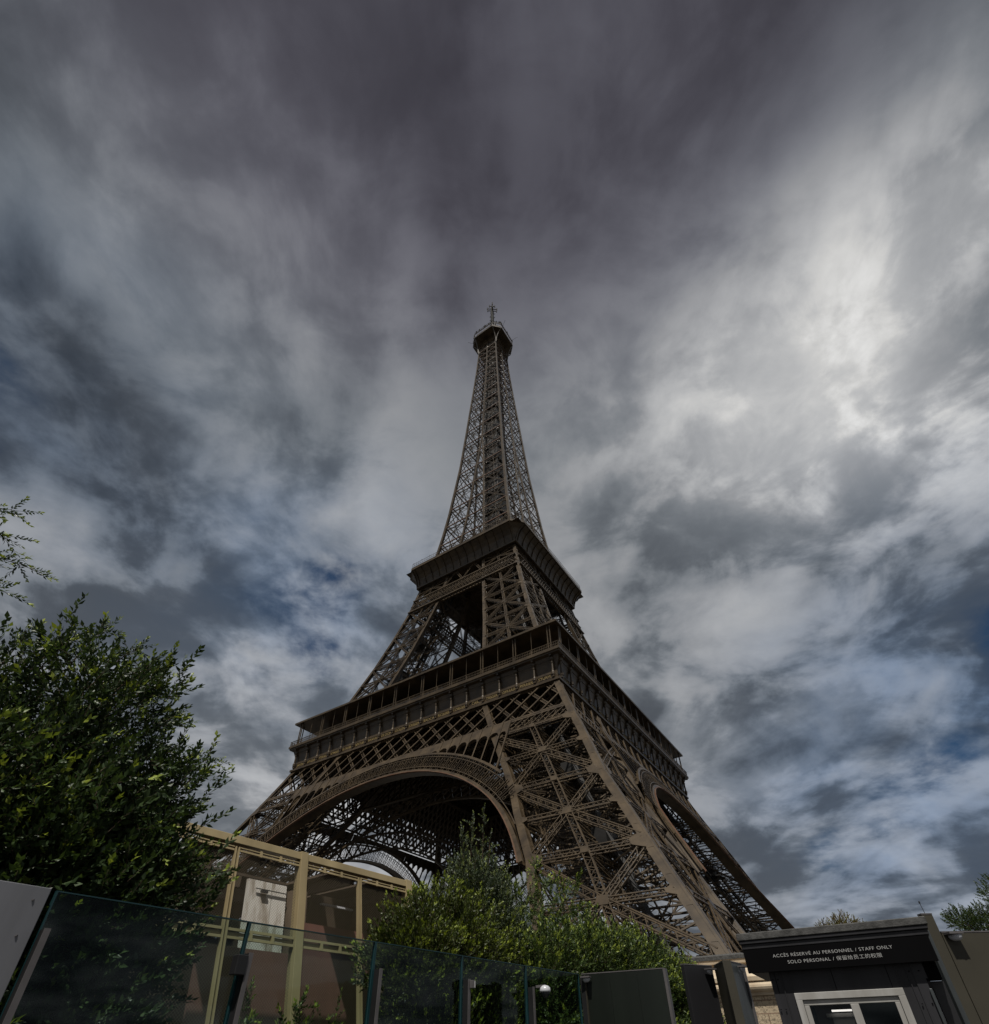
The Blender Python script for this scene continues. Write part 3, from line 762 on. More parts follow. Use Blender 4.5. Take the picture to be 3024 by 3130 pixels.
shaft0 = make_shaft()

for k in (1, 2, 3):
    copy_tree(pier0, TW, k*pi/2); copy_tree(shaft0, TW, k*pi/2)
    for o in side_objs: copy_tree(o, TW, k*pi/2)

# lettering of the frieze, on the two sides the photograph shows
FRONT = ['JAMIN', 'GAY-LUSSAC', 'FIZEAU', 'SCHNEIDER', 'LE CHATELIER', 'BERTHIER', 'BARRAL', 'DE DION', 'GOUIN', 'JOUSSELIN', 'BROCA', 'BECQUEREL', 'CORIOLIS', 'CAIL', 'TRIGER', 'GIFFARD', 'PERRIER', 'STURM']
RIGHT = ['CAUCHY', 'BELGRAND', 'REGNAULT', 'FRESNEL', 'DE PRONY', 'VICAT', 'EBELMEN', 'COULOMB', 'POINSOT', 'FOUCAULT', 'DELAUNAY', 'MORIN', 'HAÜY', 'COMBES', 'THENARD', 'ARAGO', 'POISSON', 'MONGE']
def text_obj(name, s, m, size=1.0, ext=.02):
    c = bpy.data.curves.new(name, 'FONT'); c.body = s; c.size = size; c.extrude = ext; c.align_x = 'CENTER'; c.align_y = 'CENTER'
    c.materials.append(m); o = bpy.data.objects.new(name, c); COL.objects.link(o); return o
friezes = [o for o in TW.children if o.name.split('.')[0] == 'frieze']
texts = []
for fi, names in ((0, FRONT), (1, RIGHT)):
    for i, s in enumerate(names):
        o = text_obj('lettering', s, GOLD, .78, .02); o.parent = friezes[fi]
        o.location = (-33.3+3.7*(i+.5), -34.18, 53.1); o.rotation_euler = (pi/2, 0, 0); texts.append((o, 2.7))
bpy.context.view_layer.update()
for o, wmax in texts:
    w = o.dimensions.x
    if w > wmax: o.scale.x = wmax/w
def to_mesh(o):
    dg = bpy.context.evaluated_depsgraph_get(); me = bpy.data.meshes.new_from_object(o.evaluated_get(dg)); nm = o.name.split('.')[0]
    n = bpy.data.objects.new(nm, me); COL.objects.link(n); n.parent = o.parent; n.matrix_basis = o.matrix_basis.copy()
    cu = o.data; bpy.data.objects.remove(o); bpy.data.curves.remove(cu)
    return n
for o, wmax in texts: to_mesh(o)

# core of the shaft: lift wells and stairs
m = MB()
for z0, z1 in zip(LV, LV[1:]):
    w = min(2.9, h(z0)*.42); d = z1-z0
    for s_ in (1, -1):
        m.box((-w, s_*w-.1, z0+d*.12), (2*w, 0, 0), (0, .2, 0), (0, 0, d*.72))
        m.box((s_*w-.1, -w+.25, z0+d*.12), (.2, 0, 0), (0, 2*w-.5, 0), (0, 0, d*.72))
    m.box((-w-.3, -w-.3, z1-.2), (2*w+.6, 0, 0), (0, 2*w+.6, 0), (0, 0, .2))
    for sx in (1, -1):
        for sy in (1, -1): m.bar((sx*w, sy*w, z0), (sx*w, sy*w, z1), .35, .35, (0, 1, 0))
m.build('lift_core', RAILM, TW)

# ---- third platform and what crowns it
H3, C3 = 8.3, 3.2
def octa(r_, c_): f = r_-c_; return [(f, -r_), (r_, -f), (r_, f), (f, r_), (-f, r_), (-r_, f), (-r_, -f), (-f, -r_)]
def octring(m, r0, c0, z0, r1, c1, z1):
    a, b = octa(r0, c0), octa(r1, c1)
    for i in range(8):
        j = (i+1) % 8; m.quad((*a[i], z0), (*a[j], z0), (*b[j], z1), (*b[i], z1))
m = MB()
m.box((-4.7, -4.7, 268), (9.4, 0, 0), (0, 9.4, 0), (0, 0, 9.2))
m.add([(*p, 277.3) for p in octa(H3-.2, C3-.1)], [tuple(range(8))])
top = m.build('third_platform', IRON, TW)
m = MB()
o8 = octa(H3, C3)
for i in range(8):
    p, q = o8[i], o8[(i+1) % 8]; n = ((p[0]+q[0])/2, (p[1]+q[1])/2, 0)
    m.bar((*p, 277.6), (*q, 277.6), .7, .35, n); m.bar((*p, 281.3), (*q, 281.3), .35, .3, n)
    for t in np.linspace(0, 1, 9 if i % 2 else 5)[:-1]:
        x, y = p[0]+(q[0]-p[0])*t, p[1]+(q[1]-p[1])*t; m.bar((x, y, 277.9), (x, y, 281.3), .12, .12, n)
for sx, sy in ((1, -1), (1, 1), (-1, 1), (-1, -1)):          # forked corner brackets
    for k in (0, 1):
        f = H3-C3; e = (sx*f, sy*H3) if k else (sx*H3, sy*f)
        pts = [(5.15, 267.0, 0), (5.5, 271, .12), (6.0, 274, .38), (6.9, 276.3, .75), (7.6, 277.3, 1)]
        for (r0, z0, t0), (r1, z1, t1) in zip(pts, pts[1:]):
            P = lambda r_, t: (sx*5.1*(1-t)+e[0]*t, sy*5.1*(1-t)+e[1]*t)
            m.bar((*P(r0, t0), z0), (*P(r1, t1), z1), .3, .4, (sx, sy, 0))
m.build('cage', IRON, top)
m = MB()
m.add([(*p, z) for z in (277.9, 281.1) for p in octa(6.6, 2.6)], [tuple(range(8)), tuple(range(8, 16))]+[(i, (i+1) % 8, 8+(i+1) % 8, 8+i) for i in range(8)])
octring(m, 7.3, 2.8, 281.5, 7.3, 2.8, 281.9); octring(m, 7.3, 2.8, 281.9, 5.2, 2, 282.6)
m.box((-4.4, -4.4, 282.5), (8.8, 0, 0), (0, 8.8, 0), (0, 0, 3.6)); m.box((-5.0, -5.0, 286.1), (10, 0, 0), (0, 10, 0), (0, 0, .5))
m.lathe((0, 0, 286.6), [(3.2, 0), (3.2, 4.2), (3.6, 4.3), (3.4, 5.2), (2.4, 7.4), (1.6, 8.2), (1.6, 10.5), (1.9, 10.7), (1.2, 12.4)], 12)
m.build('lantern_cabin', IRON, top)
m = MB(); rr = random.Random(3)
for i in range(64):                                           # aerials and railings on the roof
    t = rr.randrange(8); p, q = o8[t], o8[(t+1) % 8]; u_ = rr.random(); x, y = p[0]+(q[0]-p[0])*u_, p[1]+(q[1]-p[1])*u_
    hh = rr.uniform(.8, 2.6); m.bar((x, y, 281.4), (x, y, 281.4+hh), .12, .12, (0, 1, 0))
    if rr.random() < .5: m.box((x-.2, y-.2, 281.6+hh*.4), (.4, 0, 0), (0, .4, 0), (0, 0, hh*.45))
for z in (282.2, 283.0):
    for i in range(8): m.bar((*o8[i], z), (*o8[(i+1) % 8], z), .08, .08)
for x, y, a in ((8.2, -3.5, 3.5), (-8.6, -5, 2.6), (8.9, 4.5, 3.0)): m.bar((x*.9, y*.9, 281), (x*1.25, y*1.25, 281+a), .08, .08, (0, 1, 0))
m.build('aerials', MASTM, top)
m = MB()
m.lathe((0, 0, 297), [(1.0, 0), (.9, 8), (.88, 14), (.85, 20), (.7, 20.4), (.62, 26), (.4, 26.2), (.2, 30.2)], 8)
for z, ln in ((321.0, 2.6), (318.6, 2.4), (324.6, 1.5)):
    for k in range(4):
        a = k*pi/2+.65; d = Vector((cos(a), sin(a), 0)); m.bar((0, 0, z), Vector((0, 0, z))+d*ln, .34, .34)
        m.bar(Vector((0, 0, z-1.1))+d*ln, Vector((0, 0, z+1.1))+d*ln, .5, .4, d)
for k in range(4):
    a = k*pi/2; d = Vector((cos(a), sin(a), 0))
    for z in (303, 308.5, 313): m.bar(Vector((0, 0, z))+d*.7, Vector((0, 0, z))+d*1.5, .15, .15); m.bar(Vector((0, 0, z-.6))+d*1.5, Vector((0, 0, z+.6))+d*1.5, .2, .2, d)
m.build('mast', MASTM, top)

# ---- stone bases, one under every rafter
def make_base():
    m = MB()
    def sq(r_, z): return [Vector((x*r_, y*r_, z)) for x, y in ((-1, -1), (1, -1), (1, 1), (-1, 1))]
    lv = [(4.6, 0), (4.6, 4.55)]
    for (r0, z0), (r1, z1) in zip(lv, lv[1:]): m.sweep([0, 1], lambda i: sq((r0, r1)[i], (z0, z1)[i]))
    b = m.build('stone_base', RUST_STONE, TW)
    m = MB(); pr = [(4.5, 4.55), (4.75, 4.6), (4.75, 4.75)]+[(4.72+.32*cos(t), 5.05+.28*sin(t)) for t in np.linspace(-1.4, 1.4, 7)]+[(4.72, 5.36), (4.9, 5.42), (4.9, 5.66), (4.6, 5.72), (3.1, 6.45), (2.8, 6.5), (2.8, 6.62), (3.0, 6.7), (3.0, 6.95)]
    m.sweep(pr, lambda i: sq(*pr[i])); m.build('moulding', STONE, b)
    m = MB(); pr2 = [(3.0, 6.955), (3.05, 6.955), (3.05, 7.2), (2.6, 7.35)]
    m.sweep(pr2, lambda i: sq(*pr2[i])); m.build('lead_cap', LEAD, b)
    m = MB(); m.box((-1.1, -1.1, 7.1), (2.2, 0, 0), (0, 2.2, 0), (0, 0, .5)); m.build('iron_shoe', IRON, b)
    return b
base0 = make_base(); first = True
zb = 7.2
for kx, ky in ((h, h), (h, xi), (xi, h), (xi, xi)):
    for sx, sy in ((1, -1), (1, 1), (-1, 1), (-1, -1)):
        b = base0 if first else copy_tree(base0, TW); first = False
        fx = kx(zb)+(-.6 if kx is h else .6); fy = ky(zb)+(-.6 if ky is h else .6)
        b.location = (sx*(fx-1.2), sy*(fy-1.2), 0)

# ================================================================== foliage kit
def leaf_verts(ln, wd, fold):
    return np.array([(0, 0, 0), (wd/2, ln*.42, fold), (0, ln, -.12*ln), (-wd/2, ln*.42, fold), (0, ln*.42, 0)], float), [(0, 1, 4), (1, 2, 4), (2, 3, 4), (3, 0, 4)]
def rot_to(d, roll):
    d = d/np.linalg.norm(d); t = np.array((0, 0, 1.0)) if abs(d[2]) < .95 else np.array((1.0, 0, 0))
    x = np.cross(d, t); x /= np.linalg.norm(x); z = np.cross(x, d)
    c, s = cos(roll), sin(roll); x2 = x*c+z*s; z2 = -x*s+z*c
    return np.stack([x2, d, z2], 1)
def make_spray(ln=.34, nl=13, leaf=.085, wd=.026, tw=.003, young=4, side=True):
    V = []; F = []; MI = []
    def addp(v, f, mi):
        o = sum(len(a) for a in V); V.append(v); F.extend([tuple(i+o for i in q) for q in f]); MI.extend([mi]*len(f))
    bend = rng.uniform(-.2, .2, 2)
    pos = lambda t: np.array((bend[0]*ln*t*t, ln*t, bend[1]*ln*t*t))
    a, b = pos(0), pos(.95)
    addp(np.array([a+(tw, 0, 0), a+(-tw, 0, tw), a+(-tw, 0, -tw), b]), [(0, 1, 3), (1, 2, 3), (2, 0, 3)], 2)
    for i in range(nl):
        t = .08+.92*(i/(nl-1))
        ang = i*2.4+rng.uniform(-.4, .4); spread = .95-.55*t+rng.uniform(-.15, .15)
        d = np.array((cos(ang)*sin(spread), cos(spread), sin(ang)*sin(spread)))
        s_ = leaf*rng.uniform(.7, 1.15)*(1-.25*t)
        v, f = leaf_verts(s_, wd*rng.uniform(.8, 1.25), s_*.08)
        addp(v@rot_to(d, rng.uniform(-.9, .9)).T+pos(t), f, 1 if i >= nl-young else 0)
    return np.concatenate(V), F, MI
class Foliage:
    def __init__(s): s.V = []; s.F = []; s.M = []; s.n = 0
    def add(s, spray, p, d, sc=1.0, young=True):
        v, f, mi = spray
        Rm = rot_to(np.asarray(d, float), rng.uniform(0, 6.28))
        s.V.append((v*sc)@Rm.T+np.asarray(p, float)); s.F.append(np.array([list(q) for q in f])+s.n)
        mi = np.array(mi)
        if not young: mi = np.where(mi == 1, 0, mi)
        s.M.append(mi); s.n += len(v)
    def build(s, name, mats, parent):
        V = np.concatenate(s.V); F = np.concatenate(s.F).astype(np.int32); M_ = np.concatenate(s.M).astype(np.int32)
        me = bpy.data.meshes.new(name); me.vertices.add(len(V)); me.vertices.foreach_set('co', V.astype(np.float32).ravel())
        nf = len(F); me.loops.add(nf*3); me.loops.foreach_set('vertex_index', F.ravel())
        me.polygons.add(nf); me.polygons.foreach_set('loop_start', np.arange(0, nf*3, 3, dtype=np.int32)); me.polygons.foreach_set('loop_total', np.full(nf, 3, np.int32))
        for m_ in mats: me.materials.append(m_)
        me.polygons.foreach_set('material_index', M_); me.update(calc_edges=True); me.validate()
        o = bpy.data.objects.new(name, me); COL.objects.link(o); o.parent = parent; o.location = -parent.location
        return o
SPR = [make_spray(.34, 15, .098, .036, .003, 4) for _ in range(7)]
SPRN = [make_spray(.38, 18, .10, .036, .003, 5) for _ in range(5)]
SPRT = [make_spray(1.1, 15, .30, .15, .012, 3) for _ in range(5)]
def fill(fo, blobs, count, sprays, sc=1.0, upw=.6, rmin=.55, pyoung=.35, rnd=.6, frame=None, clump=True):
    wt = np.array([b[3]*b[4]+b[4]*b[5]+b[3]*b[5] for b in blobs]); wt /= wt.sum()
    for bi, nb in enumerate((wt*count).astype(int)):
        b = blobs[bi]
        for _ in range(nb):
            d = rng.normal(size=3); d /= np.linalg.norm(d)
            rr_ = rmin+(1.06-rmin)*rng.random()**.6
            rr_ *= 1+.14*sin(7*d[0]+3*d[1]+bi)*cos(6*d[2]+5*d[1])
            q = np.array(b[:3])+d*np.array(b[3:])*rr_
            if q[2] < .15: continue
            val = (sin(4.1*q[0]+1.7*q[1]+bi)+sin(3.7*q[1]+2.3*q[2])+sin(4.9*q[2]-1.9*q[0]+2*bi))/3
            if rr_ > .68 and val < -.15 and clump: continue
            if clump: q = q+d*val*.24
            dr_ = d*.8+np.array((0, 0, upw))+rng.normal(size=3)*rnd*.55
            p = frame(q); dd = np.array(frame(q+dr_))-np.array(p)
            fo.add(sprays[rng.integers(len(sprays))], p, dd, sc*rng.uniform(.75, 1.25), rng.random() < pyoung*(1.3 if d[2] > 0 else .6)*(1+1.4*val))  # young leaves weighted to tops and bulges, which also paints in top light
def whip(fo, st, p0, p1, sprays, frame, n=9, sc=.8, sag=.15, r0=.012, young=True):
    p0 = np.array(p0, float); p1 = np.array(p1, float); pts = []
    for i in range(n+1):
        t = i/n; q = p0*(1-t)+p1*t; q[2] += sag*sin(pi*t); pts.append(q)
    st.tube([frame(q) for q in pts], [r0*(1-.8*i/n) for i in range(n+1)], 5)
    for i in range(1, n+1):
        a = pts[i]-pts[i-1]
        for k in range(2 if i < n else 1):
            d = a/np.linalg.norm(a)*(.9 if i < n else 1.5)+(rng.normal(size=3)*.55 if i < n else 0)
            p = frame(pts[i]); dd = np.array(frame(pts[i]+d))-np.array(p)
            fo.add(sprays[rng.integers(len(sprays))], p, dd, sc*rng.uniform(.7, 1.05), young)
# frame of the glass wall: s along it, o behind it
G0, GD, GN = Vector((-4.39, 5.81)), Vector((.6111, .7916)), Vector((-.7916, .6111))
def GW(s, o, z): q = G0+GD*s+GN*o; return L(q.x, q.y, z)
gw = lambda q: tuple(GW(float(q[0]), float(q[1]), float(q[2])))

def shrub(name, label, cat, base, blobs, count, sprays, mats, stems, whips=(), sc=1.0, group=None, inner=True, solid=99, **kw):
    root = empty(name, label, cat, GW(*base, 0), group)
    fo = Foliage(); st = MB()
    fill(fo, blobs, count, sprays, sc, frame=gw, **kw)
    if count > 1000 and inner: fill(fo, [(*b[:3], *(q*.78 for q in b[3:])) for b in blobs if b[2] < solid], int(count*.8), sprays, sc*1.25, frame=gw, rmin=.05, pyoung=0, clump=False)
    for p0, p1, r0, r1 in stems:
        pts = [np.array(p0)+(np.array(p1)-np.array(p0))*t+np.array((sin(t*5+p0[0])*.12, cos(t*4+p1[0])*.1, 0)) for t in np.linspace(0, 1, 8)]
        st.tube([gw(q) for q in pts], [r0+(r1-r0)*t for t in np.linspace(0, 1, 8)], 7)
    for w_ in whips: whip(fo, st, w_[0], w_[1], sprays, gw, sc=sc*.85, **(w_[2] if len(w_) > 2 else {}))
    fo.build('foliage', mats, root)
    under(st.build('stem', BARK), root)
    return root

# the big shrub on the left
Bl = [(.1, 2.3, 3.6, 1.75, 1.3, 2.1), (-1.0, 2.3, 4.4, 1.5, 1.3, 1.6), (.3, 2.3, 5.35, 1.0, 1.0, 1.35), (1.15, 2.3, 2.9, 1.25, 1.1, 1.9), (-2.2, 2.0, 3.2, 1.9, 1.3, 2.3), (1.25, 2.2, 4.6, .85, .9, .95), (.9, 2.1, 1.3, 1.3, 1.0, 1.2), (-1.2, 1.8, 1.6, 1.8, 1.0, 1.5), (-.2, 2.2, 6.2, .75, .8, .8)]
Wl = [((1.2, 2.2, 5.1), (2.1, 2.2, 5.75)), ((1.1, 2.2, 4.6), (1.9, 2.2, 4.95)), ((-.1, 2.2, 6.2), (.28, 2.2, 7.1)), ((-.5, 2.2, 6.2), (-.30, 2.2, 7.2)), ((-.8, 2.2, 6.0), (-.62, 2.2, 6.8)), ((-1.2, 2.2, 5.8), (-1.12, 2.2, 6.5)), ((.5, 2.2, 5.9), (.85, 2.2, 6.45)), ((.8, 2.2, 5.6), (1.2, 2.2, 6.1)), ((1.4, 2.1, 3.6), (2.2, 2.1, 4.0)), ((.2, 2.1, 6.2), (.6, 2.1, 6.8)), ((1.3, 2.0, 4.9), (1.6, 2.0, 5.4))]
shrub('laurel_shrub', 'large dark leafy shrub with ragged shoots behind the glass at the far left', 'shrub', (0, 2.2), Bl, 6800, SPR, [LEAF, LEAFY, BARK],
      [((0, 2.2, 0), (.2, 2.3, 4.5), .09, .03), ((-.3, 2.2, 0), (-1.2, 2.3, 5), .08, .03), ((.3, 2.3, 0), (1.1, 2.3, 3.8), .06, .02), ((-1.5, 2.1, 0), (-2.2, 2, 4.5), .08, .03)], Wl, solid=4.2, rmin=.3, sc=1.22, pyoung=.22)
# tall branches of another tree reaching into the frame
Wb = [((-3.6, 1.6, 6.6), (-2.05, 1.25, 7.75), dict(n=16)), ((-3.6, 1.6, 6.4), (-1.5, 1.25, 7.0), dict(n=20)), ((-3.4, 1.6, 6.3), (-1.95, 1.3, 7.35), dict(n=14)), ((-3.4, 1.6, 6.0), (-1.65, 1.25, 6.5), dict(n=16)), ((-3.5, 1.6, 5.6), (-1.95, 1.3, 6.1), dict(n=13)), ((-3.3, 1.6, 6.3), (-2.0, 1.5, 6.95), dict(n=14)), ((-3.3, 1.6, 5.9), (-2.05, 1.3, 6.35), dict(n=12))]
shrub('overhanging_tree', 'tall tree whose leafy branch tips reach in from the left edge against the sky', 'tree', (-3.9, 1.7), [(-4.6, 1.9, 6.6, 1.3, 1.2, 2.2)], 700, SPR, [LEAF, LEAFY, BARK],
      [((-3.9, 1.7, 0), (-4.0, 1.7, 7.2), .14, .05), ((-4.0, 1.7, 5), (-3.4, 1.6, 6.9), .05, .02)], Wb)
# shrubs in the middle
shrub('rounded_shrub', 'rounded olive green shrub in front of the pavilion end, behind the glass', 'shrub', (7.8, 2.6), [(7.5, 2.6, 3.3, .8, 1.0, .95), (8.5, 2.7, 3.35, 1.0, 1.2, 1.2), (9.5, 2.7, 3.1, 1.2, 1.1, 1.4), (8.3, 2.4, 1.5, 1.3, 1.0, 1.5), (9.7, 2.4, 1.4, 1.4, 1.0, 1.4)], 6200, SPR, [LEAFO, LEAFOY, BARK],
      [((7.8, 2.6, 0), (7.2, 2.6, 3.6), .06, .02), ((8.0, 2.6, 0), (8.6, 2.7, 3.9), .06, .02), ((9.2, 2.6, 0), (9.5, 2.7, 3.8), .06, .02)],
      [((8.3, 2.6, 4.3), (8.35, 2.6, 4.85)), ((7.6, 2.6, 4.0), (7.5, 2.6, 4.45))], sc=.95, upw=.9, pyoung=.6)
shrub('upright_shrub', 'slim grey green shrub with tall upright shoots rising above the rounded one', 'shrub', (10.1, 3.0), [(9.75, 3.0, 4.4, .5, .45, 1.5), (10.75, 3.1, 4.3, .6, .5, 1.7), (11.3, 3.0, 3.4, .8, .6, 1.6), (10.3, 2.9, 2.0, 1.2, .8, 1.9)], 3200, SPRN, [LEAFG, LEAFGY, BARK],
      [((10.1, 3.0, 0), (9.8, 3.0, 6.0), .05, .012), ((10.2, 3.0, 0), (10.7, 3.1, 6.4), .05, .012), ((10.4, 3.0, 0), (11.3, 3.0, 4.6), .04, .012)],
      [((9.6, 3.0, 5.2), (9.5, 3.0, 6.5)), ((9.85, 3.0, 5.4), (9.95, 3.0, 6.9)), ((10.5, 3.1, 5.6), (10.55, 3.1, 7.3)), ((10.7, 3.1, 5.4), (10.85, 3.1, 6.6)), ((11.3, 3.0, 4.6), (11.35, 3.0, 5.4))], sc=.9, upw=1.5, rnd=.35, pyoung=.4)
shrub('loose_tree', 'loose pale green small tree with gaps of sky, left of the hedge', 'tree', (14.2, 4.0), [(13.6, 4.0, 5.2, 1.0, 1.0, .9), (15.2, 4.0, 5.5, 1.3, 1.0, .9), (14.6, 4.0, 4.2, 1.8, 1.1, .8), (16.3, 4.0, 4.8, .9, .8, .9)], 520, SPRN, [LEAFB, LEAFY, BARK],
      [((14.2, 4.0, 0), (14.0, 4.0, 4.5), .08, .03), ((14.1, 4.0, 2.5), (15.4, 4.0, 5.6), .04, .015), ((14.1, 4.0, 3), (13.2, 4.0, 5.6), .04, .015)],
      [((13.3, 4.0, 5.4), (12.9, 4.0, 6.1)), ((14.4, 4.0, 6.2), (14.5, 4.0, 6.8)), ((16.1, 4.0, 5.7), (16.5, 4.0, 6.5))], sc=1.15, pyoung=.5, rmin=.2)
shrub('hedge_shrub', 'dense mid green hedge sloping down to the right, beside the stone base', 'shrub', (15.5, 2.2), [(11.5, 2.0, 2.7, 1.5, 1.0, 1.6), (13.3, 2.1, 3.0, 1.5, 1.1, 1.6), (15.1, 2.2, 3.3, 1.6, 1.1, 1.5), (17.2, 2.2, 3.2, 1.7, 1.1, 1.5), (19.1, 2.2, 2.9, 1.6, 1.1, 1.5), (20.3, 2.1, 2.3, 1.2, 1.1, 1.6), (12.5, 1.8, 1.4, 2.4, .8, 1.4), (16.5, 1.8, 1.5, 3.2, .8, 1.5), (20, 1.7, 1.3, 2, .9, 1.4)], 10500, SPRN, [LEAFB, LEAFY, BARK],
      [((13, 2.1, 0), (13.2, 2.1, 4), .05, .02), ((15.5, 2.2, 0), (15.2, 2.2, 4.2), .05, .02), ((18, 2.2, 0), (17.5, 2.2, 4.2), .05, .02), ((20, 2.2, 0), (19.9, 2.2, 3.4), .05, .02)], sc=1.0, pyoung=.7)
# three saplings before the pavilion
for i, (s, o, hh, lab) in enumerate(((3.15, 1.4, 2.42, 'small sapling with bright tip, left of the tan post'), (4.15, 1.5, 2.38, 'thin sapling growing right at the foot of the tan post'), (4.75, 1.4, 2.35, 'small bushy sapling, right of the tan post'))):
    shrub('sapling', lab, 'sapling', (s, o), [(s, o, hh*.6, .22, .22, hh*.3)], 26, SPR, [LEAFB, LEAFY, BARK], [((s, o, 0), (s+.05, o, hh-.2), .014, .005)], [((s, o, hh-.6), (s+.05, o, hh), dict(n=5, sag=0))], sc=.8, upw=1.2, pyoung=.9, group='saplings in front of the pavilion')

# far trees
def far_tree(name, label, a, b, zt, blobs, mats, n, sc):
    root = empty(name, label, 'tree', L(a, b, 0))
    fo = Foliage(); lf = lambda q: tuple(L(float(q[0]), float(q[1]), float(q[2])))
    fill(fo, blobs, n, SPRT, sc, frame=lf, rmin=.3, pyoung=.3, clump=False)
    fo.build('crown', mats, root)
    st = MB(); st.tube([lf((a, b, 0)), lf((a+.2, b, zt*.3)), lf((a-.1, b, zt*.6)), lf((a, b, zt*.85))], [.35, .28, .2, .06], 8)
    for q in blobs: st.tube([lf((a, b, zt*.35)), lf(((a+q[0])/2, (b+q[1])/2, (zt*.35+q[2])/2+.4)), lf(q[:3])], [.14, .09, .03], 6)
    under(st.build('trunk', BARK), root)
far_tree('autumn_tree', 'brownish autumn tree top just above the booth roof', 39, 70, 12.8, [(39, 70, 11.6, 1.9, 2.0, 2.2), (36.8, 70, 11.2, .9, 1.3, 1.8), (41.4, 70, 11.2, 1.7, 1.6, 1.6), (39, 70, 8, 4, 3, 2.8)], [LEAFA, LEAFOY, BARK], 5200, .40)
far_tree('park_tree', 'dark green tree behind the olive wall at the right edge', 34.5, 40, 9.8, [(34.6, 40, 9.3, 1.9, 1.6, 1.9), (31.7, 40, 7.9, 1.4, 1.3, 1.0), (30.3, 40.2, 8.2, .7, .8, .7), (36.4, 40, 8.0, 2.5, 2, 2.5), (33, 40, 6.2, 3, 2, 1.6)], [LEAFT, LEAFB, BARK], 5200, .36)

# ================================================================== glass wall
def gbox(m, s0, s1, o0, o1, z0, z1):
    p = GW(s0, o0, z0); m.box(p, GW(s1, o0, z0)-p, GW(s0, o1, z0)-p, Vector((0, 0, z1-z0)))
seams = [0.02, 2.16, 4.22, 6.16, 8.0, 9.92]
gl_lab = ['glass panel in front of the big left shrub, beside the grey metal panel', 'glass panel in front of the pavilion with the dark red boards', 'glass panel in front of the rounded olive shrub, right of the pavilion', 'glass panel between the small post box and the dome camera', 'last glass panel, right of the dome camera']
for i in range(5):
    r_ = empty('glass_panel', gl_lab[i], 'glass panel', GW((seams[i]+seams[i+1])/2, 0, 0), 'glass security wall panels')
    m = MB(); e = .004*(i % 2)
    m.quad(GW(seams[i]+.02, e, 0.05), GW(seams[i+1]-.02, e, .05), GW(seams[i+1]-.02, e, 3), GW(seams[i]+.02, e, 3)); under(m.build('pane', GLASS), r_)
    m = MB(); gbox(m, seams[i]+.018, seams[i+1]-.018, -.02+e, .025+e, 3.0, 3.012)
    gbox(m, seams[i]+.003, seams[i]+.018, -.02+e, .03+e, 0, 3.012); gbox(m, seams[i+1]-.018, seams[i+1]-.003, -.02+e, .03+e, 0, 3.012)
    under(m.build('edge', GEDGE), r_)
pl_lab = ['grey steel post between the grey metal panel and the glass', 'grey steel post with a black box on its left, in front of the pavilion', 'grey steel post at the right end of the pavilion', 'grey steel post carrying a small white tag box', 'grey steel post carrying the dome camera', 'dark grey corner post where the glass meets the dark green panel']
for i, s in enumerate(seams):
    r_ = empty('fence_post', pl_lab[i], 'post', GW(s, -.1, 0), 'posts of the glass wall')
    m = MB(); top_ = 2.67 if i < 5 else 2.98
    gbox(m, s+.0, s+.055, -.155, -.145, 0, top_); under(m.build('cover_strip', STEEL if i < 5 else OLIVE, None), r_)
    m = MB(); gbox(m, s+.004, s+.051, -.144, -.035, 0, top_-.004); under(m.build('profile', BLACKM), r_)
m = MB(); gbox(m, 2.02, 2.155, -.17, -.05, 2.44, 2.64); tag(m.build('junction_box', BLACKM, bevel=.008), 'small black box fixed to the left of the second steel post', 'box')
r_ = empty('tag_box', 'small pale box with a white label on the post left of the dome camera', 'box', GW(6.26, -.2, 2.5))
m = MB(); gbox(m, 6.18, 6.26, -.22, -.16, 2.54, 2.65); under(m.build('housing', STEEL, bevel=.006), r_)
m = MB(); gbox(m, 6.225, 6.255, -.226, -.2205, 2.55, 2.64); under(m.build('label_plate', LETTER), r_)
# dome camera
r_ = empty('dome_camera', 'white dome security camera on the post before the last glass panel', 'camera', GW(8.1, -.3, 2.55))
c = GW(8.15, -.32, 2.58)
m = MB(); m.lathe(c, [(.10, 0), (.104, .025), (.094, .07), (.06, .10), (.015, .112)], 18); under(m.build('hood', LAMPW, smooth=True), r_)
m = MB(); m.lathe(c-Vector((0, 0, .002)), [(.015, -.088), (.055, -.07), (.08, -.03), (.086, 0)], 18); under(m.build('lens_dome', DGLASS, smooth=True), r_)
m = MB(); m.bar(GW(8.02, -.2, 2.66), c+Vector((0, 0, .1)), .04, .04); under(m.build('arm', STEEL), r_)
# solid grey panel at the left
r_ = empty('metal_panel', 'plain pale grey metal fence panel at the far left', 'panel', GW(-1.3, 0, 0))
m = MB(); gbox(m, -2.7, -.03, -.03, .03, 0, 3.02); under(m.build('sheet', GREYP, bevel=.006), r_)
m = MB()
for z in (.4, .95, 1.5, 2.05, 2.6, 2.9):
    for s_ in (-.14, -1.1, -2.1): m.lathe(GW(s_, -.03, z), [(.011, -.006), (.011, .006)], 8)
for s_ in (-1.17, -2.17): gbox(m, s_, s_+.006, -.034, -.0302, 0, 3.0)
under(m.build('seam_bolts', STEEL), r_)

